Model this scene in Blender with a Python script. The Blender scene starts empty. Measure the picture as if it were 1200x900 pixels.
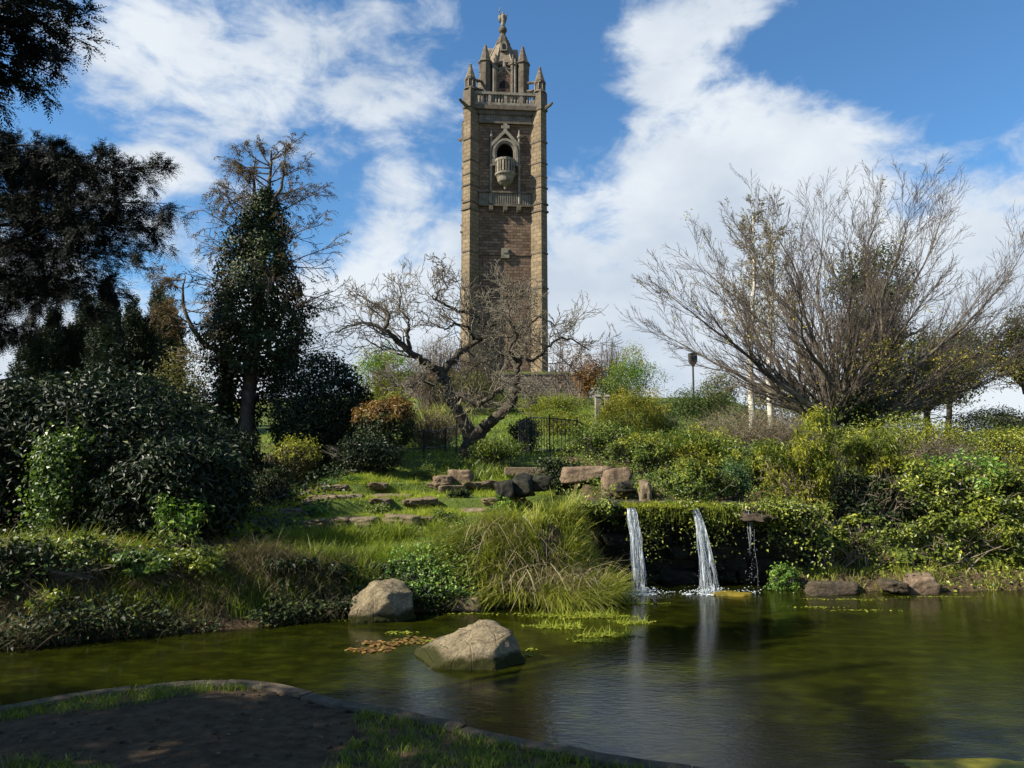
import bpy, bmesh, math, random, zlib
import numpy as np
from mathutils import Vector, noise as mnoise

rad = math.radians
# ---------------------------------------------------------------- camera, sky, sun, exposure
SC = bpy.context.scene
COL = SC.collection
EYE = 1.95
PITCH = rad(6.0)
FPX = 857.0
cam = bpy.data.cameras.new('camera')
cam.sensor_width = 36.0
cam.lens = 36.0 * FPX / 1200.0
cam.clip_start = 0.05
cam.clip_end = 6000
cam_o = bpy.data.objects.new('camera', cam)
COL.objects.link(cam_o)
cam_o.location = (0, 0, EYE)
cam_o.rotation_euler = (rad(90) + PITCH, 0, 0)
SC.camera = cam_o

SUN_EL = rad(37)
SUN_TO = Vector((-math.cos(rad(20)) * math.cos(SUN_EL), -math.sin(rad(20)) * math.cos(SUN_EL), math.sin(SUN_EL)))
sl = bpy.data.lights.new('sun', 'SUN')
sl.energy = 5.0
sl.angle = rad(0.53)
sl.color = (1.0, 0.91, 0.75)
so = bpy.data.objects.new('sun', sl)
COL.objects.link(so)
so.rotation_euler = SUN_TO.to_track_quat('Z', 'Y').to_euler()
so.location = (-30, -10, 40)

SC.view_settings.view_transform = 'Standard'
SC.view_settings.look = 'None'
SC.view_settings.gamma = 1.0
SC.view_settings.use_curve_mapping = False
SC.view_settings.exposure = 1.2
SC.render.engine = 'CYCLES'
SC.cycles.max_bounces = 6
SC.cycles.diffuse_bounces = 2
SC.cycles.glossy_bounces = 3
SC.cycles.transmission_bounces = 4
SC.cycles.use_denoising = True


def pdir(u, v):
    s = (u - 600.0) / FPX
    t = (450.0 - v) / FPX
    return Vector((s, math.cos(PITCH) - t * math.sin(PITCH), math.sin(PITCH) + t * math.cos(PITCH)))


def W(u, v, y):
    """the point of the place that stands y metres ahead on the sight line u, v"""
    d = pdir(u, v)
    k = y / d.y
    return Vector((d.x * k, y, EYE + d.z * k))


def NT(tree, kind, **kw):
    n = tree.nodes.new(kind)
    for k, v in kw.items():
        setattr(n, k, v)
    return n


world = bpy.data.worlds.new('World')
SC.world = world
world.use_nodes = True
wt = world.node_tree
wt.nodes.clear()
w_out = NT(wt, 'ShaderNodeOutputWorld')
w_bg = NT(wt, 'ShaderNodeBackground')
w_bg.inputs['Strength'].default_value = 0.050
sky = NT(wt, 'ShaderNodeTexSky', sky_type='NISHITA')
sky.sun_disc = False
sky.sun_elevation = SUN_EL
sky.sun_rotation = math.atan2(SUN_TO.x, SUN_TO.y)
sky.air_density = 1.0
sky.dust_density = 0.6
sky.ozone_density = 1.6
tc = NT(wt, 'ShaderNodeTexCoord')


def wmath(op, a, b=None, c=None, clamp=False):
    n = NT(wt, 'ShaderNodeMath', operation=op)
    n.use_clamp = clamp
    for i, x in enumerate((a, b, c)):
        if x is None:
            continue
        if isinstance(x, (int, float)):
            n.inputs[i].default_value = x
        else:
            wt.links.new(x, n.inputs[i])
    return n.outputs[0]


nrm = NT(wt, 'ShaderNodeVectorMath', operation='NORMALIZE')
wt.links.new(tc.outputs['Generated'], nrm.inputs[0])
sep = NT(wt, 'ShaderNodeSeparateXYZ')
wt.links.new(nrm.outputs[0], sep.inputs[0])
# cloud pattern over the sky's directions, heaps wider than high
cmb = NT(wt, 'ShaderNodeMapping')
cmb.inputs['Scale'].default_value = (1.0, 1.0, 1.75)
cmb.inputs['Rotation'].default_value = (0.0, rad(-14), 0.0)
wt.links.new(nrm.outputs[0], cmb.inputs[0])


def wnoise(scale, detail, rough, off, dist=0.0):
    mp = NT(wt, 'ShaderNodeMapping')
    mp.inputs['Location'].default_value = off
    wt.links.new(cmb.outputs[0], mp.inputs[0])
    n = NT(wt, 'ShaderNodeTexNoise')
    n.inputs['Scale'].default_value = scale
    n.inputs['Detail'].default_value = detail
    n.inputs['Roughness'].default_value = rough
    n.inputs['Distortion'].default_value = dist
    wt.links.new(mp.outputs[0], n.inputs['Vector'])
    return n.outputs[0]


n_big = wnoise(4.4, 9, 0.57, (3.1, 1.7, 0.0), 0.3)
n_fine = wnoise(13.0, 9, 0.62, (0.4, 8.2, 2.0), 0.5)
dens = wmath('ADD', wmath('MULTIPLY', n_big, 1.05), wmath('MULTIPLY', n_fine, 0.55))
dens = wmath('SUBTRACT', dens, 0.30)
# the larger cloud banks and clearings that stand in this part of the sky
BANKS = [(720, 330, 14, .36), (870, 220, 10, .30), (960, 160, 7, .20), (800, 50, 6, .15), (1000, 300, 10, .18), (725, 165, 3.5, -.14), (905, 92, 4.5, -.16), (620, 200, 4, -.08), (1180, 180, 6, .14), (760, 90, 4, .08),
         (180, 160, 9, .19), (420, 330, 11, .24), (480, 60, 8, .16), (260, 30, 7, .16), (470, 170, 5, .10),
         (1130, 400, 12, .24), (100, 40, 5, .08), (560, 30, 4, .05), (20, 380, 10, .2), (330, 100, 6, .08),
         (1080, 60, 10, -.24), (670, 150, 5, -.16), (340, 240, 6, -.16), (640, 40, 6, -.12), (100, 110, 4, -.10), (400, 250, 5, -.1)]
tot = dens
for (bu, bv, deg, wgt) in BANKS:
    c = pdir(bu, bv).normalized()
    dp = NT(wt, 'ShaderNodeVectorMath', operation='DOT_PRODUCT')
    wt.links.new(nrm.outputs[0], dp.inputs[0])
    dp.inputs[1].default_value = c
    mr = NT(wt, 'ShaderNodeMapRange', interpolation_type='SMOOTHSTEP')
    mr.inputs['From Min'].default_value = math.cos(rad(deg * 1.15))
    mr.inputs['From Max'].default_value = 1.0
    mr.inputs['To Min'].default_value = 0.0
    mr.inputs['To Max'].default_value = wgt * 0.8
    wt.links.new(dp.outputs['Value'], mr.inputs['Value'])
    tot = wmath('ADD', tot, mr.outputs[0])
# cloud and haze close up toward the horizon all round
low = NT(wt, 'ShaderNodeMapRange', interpolation_type='SMOOTHSTEP')
low.inputs['From Min'].default_value = 0.02
low.inputs['From Max'].default_value = 0.30
low.inputs['To Min'].default_value = 0.30
low.inputs['To Max'].default_value = 0.0
wt.links.new(sep.outputs[2], low.inputs['Value'])
tot = wmath('ADD', tot, low.outputs[0])
cov = NT(wt, 'ShaderNodeMapRange', interpolation_type='SMOOTHSTEP')
cov.inputs['From Min'].default_value = 0.50
cov.inputs['From Max'].default_value = 0.78
wt.links.new(tot, cov.inputs['Value'])
# thick cloud is a little greyer underneath
shade = NT(wt, 'ShaderNodeValToRGB')
shade.color_ramp.elements[0].position = 0.35
shade.color_ramp.elements[0].color = (5.3, 6.0, 6.9, 1)
shade.color_ramp.elements[1].position = 0.62
shade.color_ramp.elements[1].color = (7.3, 7.8, 8.3, 1)
wt.links.new(wnoise(4.3, 6, 0.55, (7.7, 2.2, 5.0)), shade.inputs[0])
tintn = NT(wt, 'ShaderNodeMix', data_type='RGBA', blend_type='MULTIPLY')
tintn.inputs['Factor'].default_value = 1.0
tintn.inputs['B'].default_value = (0.78, 1.25, 1.56, 1)
wt.links.new(sky.outputs[0], tintn.inputs['A'])
mixc = NT(wt, 'ShaderNodeMix', data_type='RGBA')
wt.links.new(wmath('MULTIPLY', cov.outputs[0], 0.97), mixc.inputs['Factor'])
wt.links.new(tintn.outputs['Result'], mixc.inputs['A'])
wt.links.new(shade.outputs[0], mixc.inputs['B'])
wt.links.new(mixc.outputs['Result'], w_bg.inputs['Color'])
wt.links.new(w_bg.outputs[0], w_out.inputs[0])

# ---------------------------------------------------------------- helpers
rng = np.random.default_rng(7)
random.seed(7)


def nz(v):
    return v / np.maximum(np.linalg.norm(v, axis=-1, keepdims=True), 1e-9)


def link(o, parent=None, label=None, cat=None, group=None, kind=None):
    COL.objects.link(o)
    if parent is not None:
        o.parent = parent
    if label:
        o['label'] = label
    if cat:
        o['category'] = cat
    if group:
        o['group'] = group
    if kind:
        o['kind'] = kind
    return o


def thing(name, label, cat, loc=(0, 0, 0), rz=0.0, group=None):
    o = bpy.data.objects.new(name, None)
    o.empty_display_size = 0.2
    o.location = loc
    o.rotation_euler = (0, 0, rz)
    return link(o, None, label, cat, group)


class MB:
    """collects triangles with a tint per point, then becomes ONE mesh object"""

    def __init__(self):
        self.v, self.t, self.c, self.m, self.n = [], [], [], [], 0

    def add(self, v, t, c=0.5, mat=0):
        v = np.asarray(v, float).reshape(-1, 3)
        t = np.asarray(t, np.int64).reshape(-1, 3)
        self.v.append(v)
        self.t.append(t + self.n)
        self.c.append(np.broadcast_to(np.asarray(c, float), (len(v),)))
        self.m.append(np.full(len(t), mat, np.int32))
        self.n += len(v)

    def tris(self):
        return sum(len(x) for x in self.t)

    def mesh(self, name, mats, smooth=False, origin=None):
        V = np.concatenate(self.v)
        if origin is not None:
            V = V - np.asarray(origin, float)
        T = np.concatenate(self.t)
        me = bpy.data.meshes.new(name)
        me.vertices.add(len(V))
        me.vertices.foreach_set('co', V.ravel())
        me.loops.add(len(T) * 3)
        me.loops.foreach_set('vertex_index', T.ravel().astype(np.int32))
        me.polygons.add(len(T))
        me.polygons.foreach_set('loop_start', (np.arange(len(T)) * 3).astype(np.int32))
        for m in (mats if isinstance(mats, (list, tuple)) else [mats]):
            me.materials.append(m)
        me.polygons.foreach_set('material_index', np.concatenate(self.m))
        me.update(calc_edges=True)
        a = me.attributes.new('tint', 'FLOAT', 'POINT')
        a.data.foreach_set('value', np.concatenate(self.c).astype(np.float32))
        if smooth:
            me.shade_smooth()
        else:
            me.shade_flat()
        return me

    def obj(self, name, mats, parent=None, smooth=False, **kw):
        org = parent.location if parent is not None else None
        me = self.mesh(name, mats, smooth, org)
        return link(bpy.data.objects.new(name, me), parent, **kw)


def tube(mb, pts, rs, sides=5, tint=0.5, cap=True, mat=0):
    P = np.asarray(pts, float)
    n = len(P)
    if n < 2:
        return
    R = np.asarray(rs, float)
    T = np.gradient(P, axis=0)
    T = nz(T)
    ref = np.array([0.0, 0.0, 1.0]) if abs(T[0][2]) < 0.8 else np.array([1.0, 0.0, 0.0])
    A = nz(np.cross(T, ref))
    B = np.cross(T, A)
    a = np.arange(sides) * 2 * math.pi / sides
    ring = P[:, None, :] + R[:, None, None] * (np.cos(a)[None, :, None] * A[:, None, :] + np.sin(a)[None, :, None] * B[:, None, :])
    V = ring.reshape(-1, 3)
    i = np.arange(n - 1)[:, None] * sides
    j = np.arange(sides)[None, :]
    k = (j + 1) % sides
    q0, q1, q2, q3 = i + j, i + k, i + sides + k, i + sides + j
    F = np.concatenate([np.stack([q0, q1, q2], -1).reshape(-1, 3), np.stack([q0, q2, q3], -1).reshape(-1, 3)])
    if cap:
        e = (n - 1) * sides
        F = np.concatenate([F, np.array([[0, x + 1, x] for x in range(1, sides - 1)] + [[e, e + x, e + x + 1] for x in range(1, sides - 1)])])
    mb.add(V, F, tint, mat)


def leaves(mb, P, N, L, wr=0.45, fold=0.12, tint=None, droop=0.25, axis=None, mat=0):
    """a folded two-triangle leaf at every P; N is about where its face looks"""
    P = np.asarray(P, float)
    n = len(P)
    if n == 0:
        return
    N = nz(np.asarray(N, float))
    if axis is None:
        ax = rng.normal(size=(n, 3))
        ax -= (ax * N).sum(1, keepdims=True) * N
        ax = nz(ax)
        ax[:, 2] -= droop
        ax = nz(ax)
    else:
        ax = nz(np.asarray(axis, float))
    S = nz(np.cross(N, ax))
    U = np.cross(ax, S)
    L = np.broadcast_to(np.asarray(L, float), (n,))[:, None]
    w = L * wr * 0.5
    V = np.empty((n, 4, 3))
    V[:, 0] = P
    V[:, 1] = P + ax * L * 0.45 + S * w + U * L * fold
    V[:, 2] = P + ax * L - U * L * 0.06
    V[:, 3] = P + ax * L * 0.45 - S * w + U * L * fold
    b = np.arange(n)[:, None] * 4
    F = np.concatenate([b + np.array([[0, 1, 2]]), b + np.array([[0, 2, 3]])])
    if tint is None:
        tint = rng.random(n)
    mb.add(V.reshape(-1, 3), F, np.repeat(np.broadcast_to(tint, (n,)), 4), mat)


def blades(mb, P, H, lean, wid=0.006, bend=0.6, tint=None, seg=3, mat=0):
    """grass blades: P roots, H lengths, lean (n,3) horizontal drift, bend how far they arch over"""
    P = np.asarray(P, float)
    n = len(P)
    if n == 0:
        return
    H = np.broadcast_to(np.asarray(H, float), (n,))[:, None]
    lean = np.asarray(lean, float)
    bend = np.broadcast_to(np.asarray(bend, float), (n,))[:, None]
    s = rng.normal(size=(n, 3))
    s[:, 2] = 0
    s = nz(s)
    wid = np.broadcast_to(np.asarray(wid, float), (n,))[:, None]
    rows = []
    for k in range(seg):
        f = k / seg
        c = P + np.array([0, 0, 1.0]) * H * (f - bend * f * f) + lean * H * (f ** 1.6)
        ww = wid * (1 - 0.65 * f)
        rows += [c - s * ww, c + s * ww]
    f = 1.0
    rows.append(P + np.array([0, 0, 1.0]) * H * (f - bend) + lean * H)
    V = np.stack(rows, 1)
    m = 2 * seg + 1
    tri = []
    for k in range(seg - 1):
        a = 2 * k
        tri += [[a, a + 1, a + 3], [a, a + 3, a + 2]]
    tri.append([2 * seg - 2, 2 * seg - 1, 2 * seg])
    F = (np.arange(n)[:, None, None] * m + np.array(tri)[None]).reshape(-1, 3)
    if tint is None:
        tint = rng.random(n)
    mb.add(V.reshape(-1, 3), F, np.repeat(np.broadcast_to(tint, (n,)), m), mat)


def sph(n, zmin=-1.0):
    z = rng.uniform(zmin, 1, n)
    a = rng.uniform(0, 2 * math.pi, n)
    r = np.sqrt(np.maximum(0, 1 - z * z))
    return np.stack([r * np.cos(a), r * np.sin(a), z], 1)


class Lumps:
    """a smooth uneven factor over directions"""

    def __init__(self, amp=0.16, k=7, f=3.2):
        self.d = sph(k) * rng.uniform(0.6, 1.4, (k, 1)) * f
        self.p = rng.uniform(0, 6.28, k)
        self.amp = amp / math.sqrt(k) * 1.8

    def __call__(self, D):
        return 1 + self.amp * np.sin(D @ self.d.T + self.p).sum(1)


def fbm(x, y, s=1.0, o=0.0):
    return mnoise.fractal(Vector((x * s + o, y * s - o, o * 0.37)), 0.7, 2.1, 5)


def mat_new(name):
    m = bpy.data.materials.new(name)
    m.use_nodes = True
    t = m.node_tree
    b = t.nodes['Principled BSDF']
    return m, t, b


def ramp(t, stops, src):
    r = NT(t, 'ShaderNodeValToRGB')
    e = r.color_ramp.elements
    while len(e) < len(stops):
        e.new(0.5)
    for i, (p, c) in enumerate(stops):
        e[i].position = p
        e[i].color = (*c, 1)
    t.links.new(src, r.inputs[0])
    return r.outputs[0]


def tnoise(t, scale, detail=5, rough=0.6, coord='Object', dist=0.0, vec=None):
    n = NT(t, 'ShaderNodeTexNoise')
    n.inputs['Scale'].default_value = scale
    n.inputs['Detail'].default_value = detail
    n.inputs['Roughness'].default_value = rough
    n.inputs['Distortion'].default_value = dist
    if vec is None:
        c = NT(t, 'ShaderNodeTexCoord')
        vec = c.outputs[coord]
    t.links.new(vec, n.inputs['Vector'])
    return n.outputs[0]


def bump(t, b, h, strength=0.5, dist=0.02):
    n = NT(t, 'ShaderNodeBump')
    n.inputs['Strength'].default_value = strength
    n.inputs['Distance'].default_value = dist
    t.links.new(h, n.inputs['Height'])
    t.links.new(n.outputs[0], b.inputs['Normal'])
    return n


def leaf_mat(name, stops, trans=0.25, rough=0.5, spec=0.4):
    """leaf colour by each leaf's own tint, part of the light passes through"""
    m, t, b = mat_new(name)
    a = NT(t, 'ShaderNodeAttribute', attribute_name='tint')
    c = ramp(t, stops, a.outputs['Fac'])
    t.links.new(c, b.inputs['Base Color'])
    b.inputs['Roughness'].default_value = rough
    b.inputs['Specular IOR Level'].default_value = spec
    if trans > 0:
        tr = NT(t, 'ShaderNodeBsdfTranslucent')
        g = NT(t, 'ShaderNodeMix', data_type='RGBA', blend_type='MULTIPLY')
        g.inputs['Factor'].default_value = 1
        g.inputs['B'].default_value = (1.25, 1.35, 0.6, 1)
        t.links.new(c, g.inputs['A'])
        t.links.new(g.outputs['Result'], tr.inputs['Color'])
        mx = NT(t, 'ShaderNodeMixShader')
        mx.inputs[0].default_value = trans
        t.links.new(b.outputs[0], mx.inputs[1])
        t.links.new(tr.outputs[0], mx.inputs[2])
        t.links.new(mx.outputs[0], t.nodes['Material Output'].inputs[0])
    return m


def rough_mat(name, stops, scale=4.0, rough=0.9, bstr=0.6, bdist=0.03, detail=8, spec=0.2, coord='Object'):
    m, t, b = mat_new(name)
    n = tnoise(t, scale, detail, 0.65, coord, 0.3)
    t.links.new(ramp(t, stops, n), b.inputs['Base Color'])
    b.inputs['Roughness'].default_value = rough
    b.inputs['Specular IOR Level'].default_value = spec
    bump(t, b, tnoise(t, scale * 3.1, 8, 0.7, coord), bstr, bdist)
    return m


M = {}
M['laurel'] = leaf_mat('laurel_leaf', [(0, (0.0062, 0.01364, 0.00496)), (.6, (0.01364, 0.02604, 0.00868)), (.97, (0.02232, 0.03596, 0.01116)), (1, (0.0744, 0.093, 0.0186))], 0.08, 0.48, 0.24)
M['ivy'] = leaf_mat('ivy_leaf', [(0, (0.0085, 0.0153, 0.0051)), (.6, (0.0204, 0.034, 0.00935)), (.95, (0.0425, 0.0578, 0.0153)), (1, (0.119, 0.153, 0.02975))], 0.12, 0.5, 0.18)
M['ivylight'] = leaf_mat('fresh_ivy_leaf', [(0, (.03, .055, .012)), (.6, (.07, .12, .025)), (1, (.2, .28, .05))], 0.3, 0.4, 0.4)
M['bright'] = leaf_mat('fresh_green_leaf', [(0, (0.0575, 0.115, 0.01725)), (.6, (0.115, 0.2185, 0.02875)), (1, (0.253, 0.368, 0.0575))], 0.35, 0.45, 0.35)
M['mid'] = leaf_mat('mid_green_leaf', [(0, (0.0345, 0.06325, 0.0115)), (.6, (0.1092, 0.1552, 0.0253)), (1, (0.2645, 0.299, 0.046))], 0.3, 0.45, 0.35)
M['blue'] = leaf_mat('bluish_green_leaf', [(0, (.03, .07, .025)), (.6, (.065, .13, .042)), (1, (.15, .23, .07))], 0.3, 0.45, 0.35)
M['lime'] = leaf_mat('lime_leaf', [(0, (0.092, 0.1035, 0.0138)), (.5, (0.2185, 0.23, 0.0253)), (1, (0.437, 0.4255, 0.0575))], 0.35, 0.5, 0.3)
M['yellow'] = leaf_mat('yellow_leaf', [(0, (.16, .15, .02)), (.5, (.30, .26, .03)), (1, (.48, .40, .06))], 0.35, 0.5, 0.3)
M['olive'] = leaf_mat('olive_leaf', [(0, (.05, .05, .016)), (.6, (.10, .10, .03)), (1, (.2, .17, .05))], 0.25, 0.55, 0.3)
M['bramble'] = leaf_mat('bramble_leaf', [(0, (0.0345, 0.05175, 0.00805)), (.6, (0.1323, 0.1667, 0.0207)), (.93, (0.2415, 0.2702, 0.0322)), (1, (0.414, 0.414, 0.0575))], 0.32, 0.42, 0.4)
M['rust'] = leaf_mat('rusty_leaf', [(0, (.08, .045, .015)), (.5, (.19, .105, .032)), (.8, (.34, .20, .06)), (1, (.13, .14, .03))], 0.25, 0.5, 0.3)
M['orange'] = leaf_mat('orange_leaf', [(0, (.12, .06, .015)), (.5, (.28, .13, .02)), (1, (.42, .22, .05))], 0.3, 0.5, 0.3)
M['brownspray'] = leaf_mat('withered_spray', [(0, (.05, .034, .018)), (.6, (.11, .075, .035)), (1, (.17, .13, .05))], 0.15, 0.7, 0.2)
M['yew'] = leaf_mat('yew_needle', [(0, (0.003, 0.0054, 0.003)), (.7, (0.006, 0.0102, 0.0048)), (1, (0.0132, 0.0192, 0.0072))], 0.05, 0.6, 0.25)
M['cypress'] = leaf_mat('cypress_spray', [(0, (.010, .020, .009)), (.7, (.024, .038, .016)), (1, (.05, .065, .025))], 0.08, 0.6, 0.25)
M['juniper'] = leaf_mat('juniper_spray', [(0, (.022, .045, .012)), (.6, (.06, .095, .02)), (1, (.13, .17, .03))], 0.15, 0.55, 0.3)
M['evergreen'] = leaf_mat('evergreen_leaf', [(0, (.020, .032, .012)), (.7, (.045, .062, .022)), (1, (.10, .11, .035))], 0.15, 0.55, 0.3)
M['grass'] = leaf_mat('grass_blade', [(0, (0.0575, 0.08625, 0.0115)), (.5, (0.1495, 0.2012, 0.0207)), (.9, (0.276, 0.322, 0.04025)), (1, (0.437, 0.3795, 0.115))], 0.35, 0.5, 0.3)
M['sedge'] = leaf_mat('sedge_blade', [(0, (0.0805, 0.1035, 0.0138)), (.55, (0.2185, 0.2415, 0.0299)), (.85, (0.3795, 0.3795, 0.06325)), (1, (0.529, 0.4485, 0.184))], 0.3, 0.5, 0.35)
M['straw'] = leaf_mat('dry_straw', [(0, (0.136, 0.1062, 0.0595)), (.6, (0.255, 0.2125, 0.119)), (1, (0.391, 0.34, 0.221))], 0.2, 0.7, 0.2)
M['darkstraw'] = leaf_mat('dead_stalk', [(0, (0.0595, 0.0493, 0.0289)), (.6, (0.119, 0.09775, 0.0578)), (1, (0.2125, 0.1785, 0.1105))], 0.15, 0.75, 0.2)
M['lawn'] = leaf_mat('lawn_blade', [(0, (0.1035, 0.138, 0.0138)), (.5, (0.2185, 0.2702, 0.0253)), (1, (0.3795, 0.4025, 0.05175))], 0.35, 0.55, 0.25)
M['moss'] = leaf_mat('moss_tuft', [(0, (.10, .13, .012)), (.5, (.20, .23, .02)), (1, (.34, .34, .05))], 0.3, 0.7, 0.2)
M['bark'] = rough_mat('gnarled_bark', [(.3, (0.0245, 0.0196, 0.0147)), (.55, (0.07, 0.0595, 0.0434)), (.75, (0.147, 0.133, 0.098))], 9, .9, .9, .03)
M['twig'] = rough_mat('pale_twig', [(.3, (0.08, 0.068, 0.048)), (.55, (0.16, 0.14, 0.104)), (.75, (0.264, 0.24, 0.192))], 14, .85, .4, .01)
M['greybark'] = rough_mat('grey_bark', [(.3, (0.04, 0.0344, 0.0256)), (.55, (0.1, 0.088, 0.068)), (.75, (0.192, 0.176, 0.14))], 6, .9, .8, .03)
M['redtwig'] = rough_mat('brown_twig', [(.3, (.07, .052, .042)), (.6, (.15, .118, .095)), (.8, (.24, .195, .155))], 10, .85, .3, .01)
M['palebrush'] = rough_mat('pale_fine_twig', [(.3, (0.054, 0.0432, 0.03564)), (.6, (0.108, 0.0891, 0.0729)), (.8, (0.162, 0.1377, 0.1134))], 10, .85, .3, .01)
M['darkbark'] = rough_mat('dark_bark', [(.3, (.016, .013, .010)), (.7, (.06, .05, .038))], 8, .95, .8, .03)
M['greybrush'] = rough_mat('dull_brushwood', [(.3, (.09, .072, .05)), (.6, (.19, .155, .105)), (.8, (.30, .25, .17))], 6, .9, .2, .01)
M['birch'] = rough_mat('birch_bark', [(.32, (.09, .08, .07)), (.5, (.40, .37, .31)), (.8, (.60, .57, .50))], 5, .8, .3, .01)
M['iron'] = rough_mat('black_iron', [(.3, (.010, .010, .011)), (.7, (.028, .026, .024))], 20, .55, .2, .003, spec=.5)
M['boulder'] = rough_mat('sandy_boulder', [(.28, (.10, .08, .045)), (.48, (.25, .195, .115)), (.75, (.40, .325, .205))], 4.5, .95, 1.0, .06)
m, t, b = mat_new('weathered_boulder')
n_a = tnoise(t, 4.5, 9, 0.68, dist=0.4)
n_b = tnoise(t, 34, 6, 0.7)
base = ramp(t, [(.28, (.08, .066, .043)), (.48, (.215, .175, .112)), (.75, (.36, .30, .20))], n_a)
sp_ = ramp(t, [(.36, (.35, .33, .30)), (.5, (1, 1, 1)), (.68, (1.25, 1.22, 1.15))], n_b)
mu = NT(t, 'ShaderNodeMix', data_type='RGBA', blend_type='MULTIPLY')
mu.inputs['Factor'].default_value = .8
t.links.new(base, mu.inputs['A'])
t.links.new(sp_, mu.inputs['B'])
# algae and damp up to the old waterline
ge = NT(t, 'ShaderNodeNewGeometry')
sx_ = NT(t, 'ShaderNodeSeparateXYZ')
t.links.new(ge.outputs['Position'], sx_.inputs[0])
wl_ = NT(t, 'ShaderNodeMath', operation='MULTIPLY_ADD')
t.links.new(n_a, wl_.inputs[0])
wl_.inputs[1].default_value = -.16
t.links.new(sx_.outputs[2], wl_.inputs[2])
wf_ = ramp(t, [(.0, (1, 1, 1)), (.045, (0, 0, 0))], wl_.outputs[0])
al = NT(t, 'ShaderNodeMix', data_type='RGBA')
t.links.new(wf_, al.inputs['Factor'])
t.links.new(mu.outputs['Result'], al.inputs['A'])
al.inputs['B'].default_value = (.035, .036, .010, 1)
t.links.new(al.outputs['Result'], b.inputs['Base Color'])
b.inputs['Roughness'].default_value = .95
b.inputs['Specular IOR Level'].default_value = .15
vo = NT(t, 'ShaderNodeTexVoronoi', feature='DISTANCE_TO_EDGE')
vo.inputs['Scale'].default_value = 3.2
vt_ = NT(t, 'ShaderNodeTexCoord')
t.links.new(vt_.outputs['Object'], vo.inputs['Vector'])
ck = ramp(t, [(.0, (0, 0, 0)), (.03, (1, 1, 1))], vo.outputs['Distance'])
h2 = NT(t, 'ShaderNodeMath', operation='MULTIPLY_ADD')
t.links.new(ck, h2.inputs[0])
h2.inputs[1].default_value = .25
t.links.new(tnoise(t, 15, 9, 0.75), h2.inputs[2])
bump(t, b, h2.outputs[0], 1.0, .06)
M['boulder'] = m
M['redstone'] = rough_mat('reddish_stone', [(.28, (0.0595, 0.0425, 0.0289)), (.5, (0.1615, 0.1148, 0.0765)), (.75, (0.2805, 0.2167, 0.1487))], 5, .95, 1.0, .05)
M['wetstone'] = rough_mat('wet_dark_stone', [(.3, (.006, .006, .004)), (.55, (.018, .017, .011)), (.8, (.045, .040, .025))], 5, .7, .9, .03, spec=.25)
M['slab'] = rough_mat('path_slab', [(.3, (0.0765, 0.0595, 0.0357)), (.55, (0.17, 0.1318, 0.085)), (.8, (0.2635, 0.2125, 0.1445))], 5, .95, .9, .04)

M['darkslab'] = rough_mat('damp_ledge_stone', [(.3, (0.0255, 0.0204, 0.0136)), (.55, (0.07225, 0.0561, 0.0374)), (.8, (0.1445, 0.1148, 0.08075))], 6, .9, 1.0, .05)

# ---------------------------------------------------------------- the lie of the land
def on_level(u, v, z):
    d = pdir(u, v)
    k = (z - EYE) / d.z
    return d.x * k, d.y * k


FAR = [(-13.0, 9.6), (-9.0, 7.6)] + [on_level(u, v, 0.0) for u, v in
      ((0, 764), (100, 751), (200, 743), (300, 736), (400, 725), (480, 719), (560, 714), (640, 708), (690, 702))] + \
      [(1.6, 11.35), (2.5, 11.45), (4.0, 11.45), (4.6, 11.2), (5.6, 11.2), (8.5, 11.3), (13.0, 11.6), (16.0, 10.5)]
NEAR = [(-13.0, 9.0), (-9.0, 5.8), (-6.0, 5.4)] + [on_level(u, v, 0.10) for u, v in
       ((0, 834), (100, 814), (200, 801), (260, 798), (330, 804), (400, 824), (480, 838), (560, 858), (640, 876), (720, 890), (800, 902))] + \
       [(1.6, 4.45), (3.0, 4.05), (5.0, 3.9), (9.0, 4.4), (13.0, 7.0), (16.0, 10.4)]
FX, FY = np.array([p[0] for p in FAR]), np.array([p[1] for p in FAR])
NX, NY = np.array([p[0] for p in NEAR]), np.array([p[1] for p in NEAR])


def smooth_poly(X, Y):
    # a rounder shoreline
    xs = np.linspace(X[0], X[-1], 600)
    ys = np.interp(xs, X, Y)
    k = np.hanning(15)
    k /= k.sum()
    yp = np.pad(ys, 7, mode='edge')
    return xs, np.convolve(yp, k, 'valid')


FXS, FYS = smooth_poly(FX, FY)
NXS, NYS = smooth_poly(NX, NY)
_nk = np.random.default_rng(3)
_KD = [(_nk.uniform(0, 6.28), _nk.uniform(0, 6.28)) for _ in range(24)]


def wob(x, y, f, octv=3):
    s = 0.0
    a = 1.0
    i = 0
    for o in range(octv):
        for q in range(4):
            th, ph = _KD[(i * 5 + o * 3 + q) % 24]
            s = s + a * np.sin((x * math.cos(th) + y * math.sin(th)) * f + ph)
            i += 1
        a *= 0.5
        f *= 2.17
    return s / 4.0


def sst(a, b, x):
    t = np.clip((x - a) / (b - a), 0, 1)
    return t * t * (3 - 2 * t)


def shore_far(x):
    return np.interp(x, FXS, FYS) + 0.05 * wob(x, 0 * x, 5.0, 2)


def shore_near(x):
    return np.interp(x, NXS, NYS)


TERR_Y = 54.0


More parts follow.
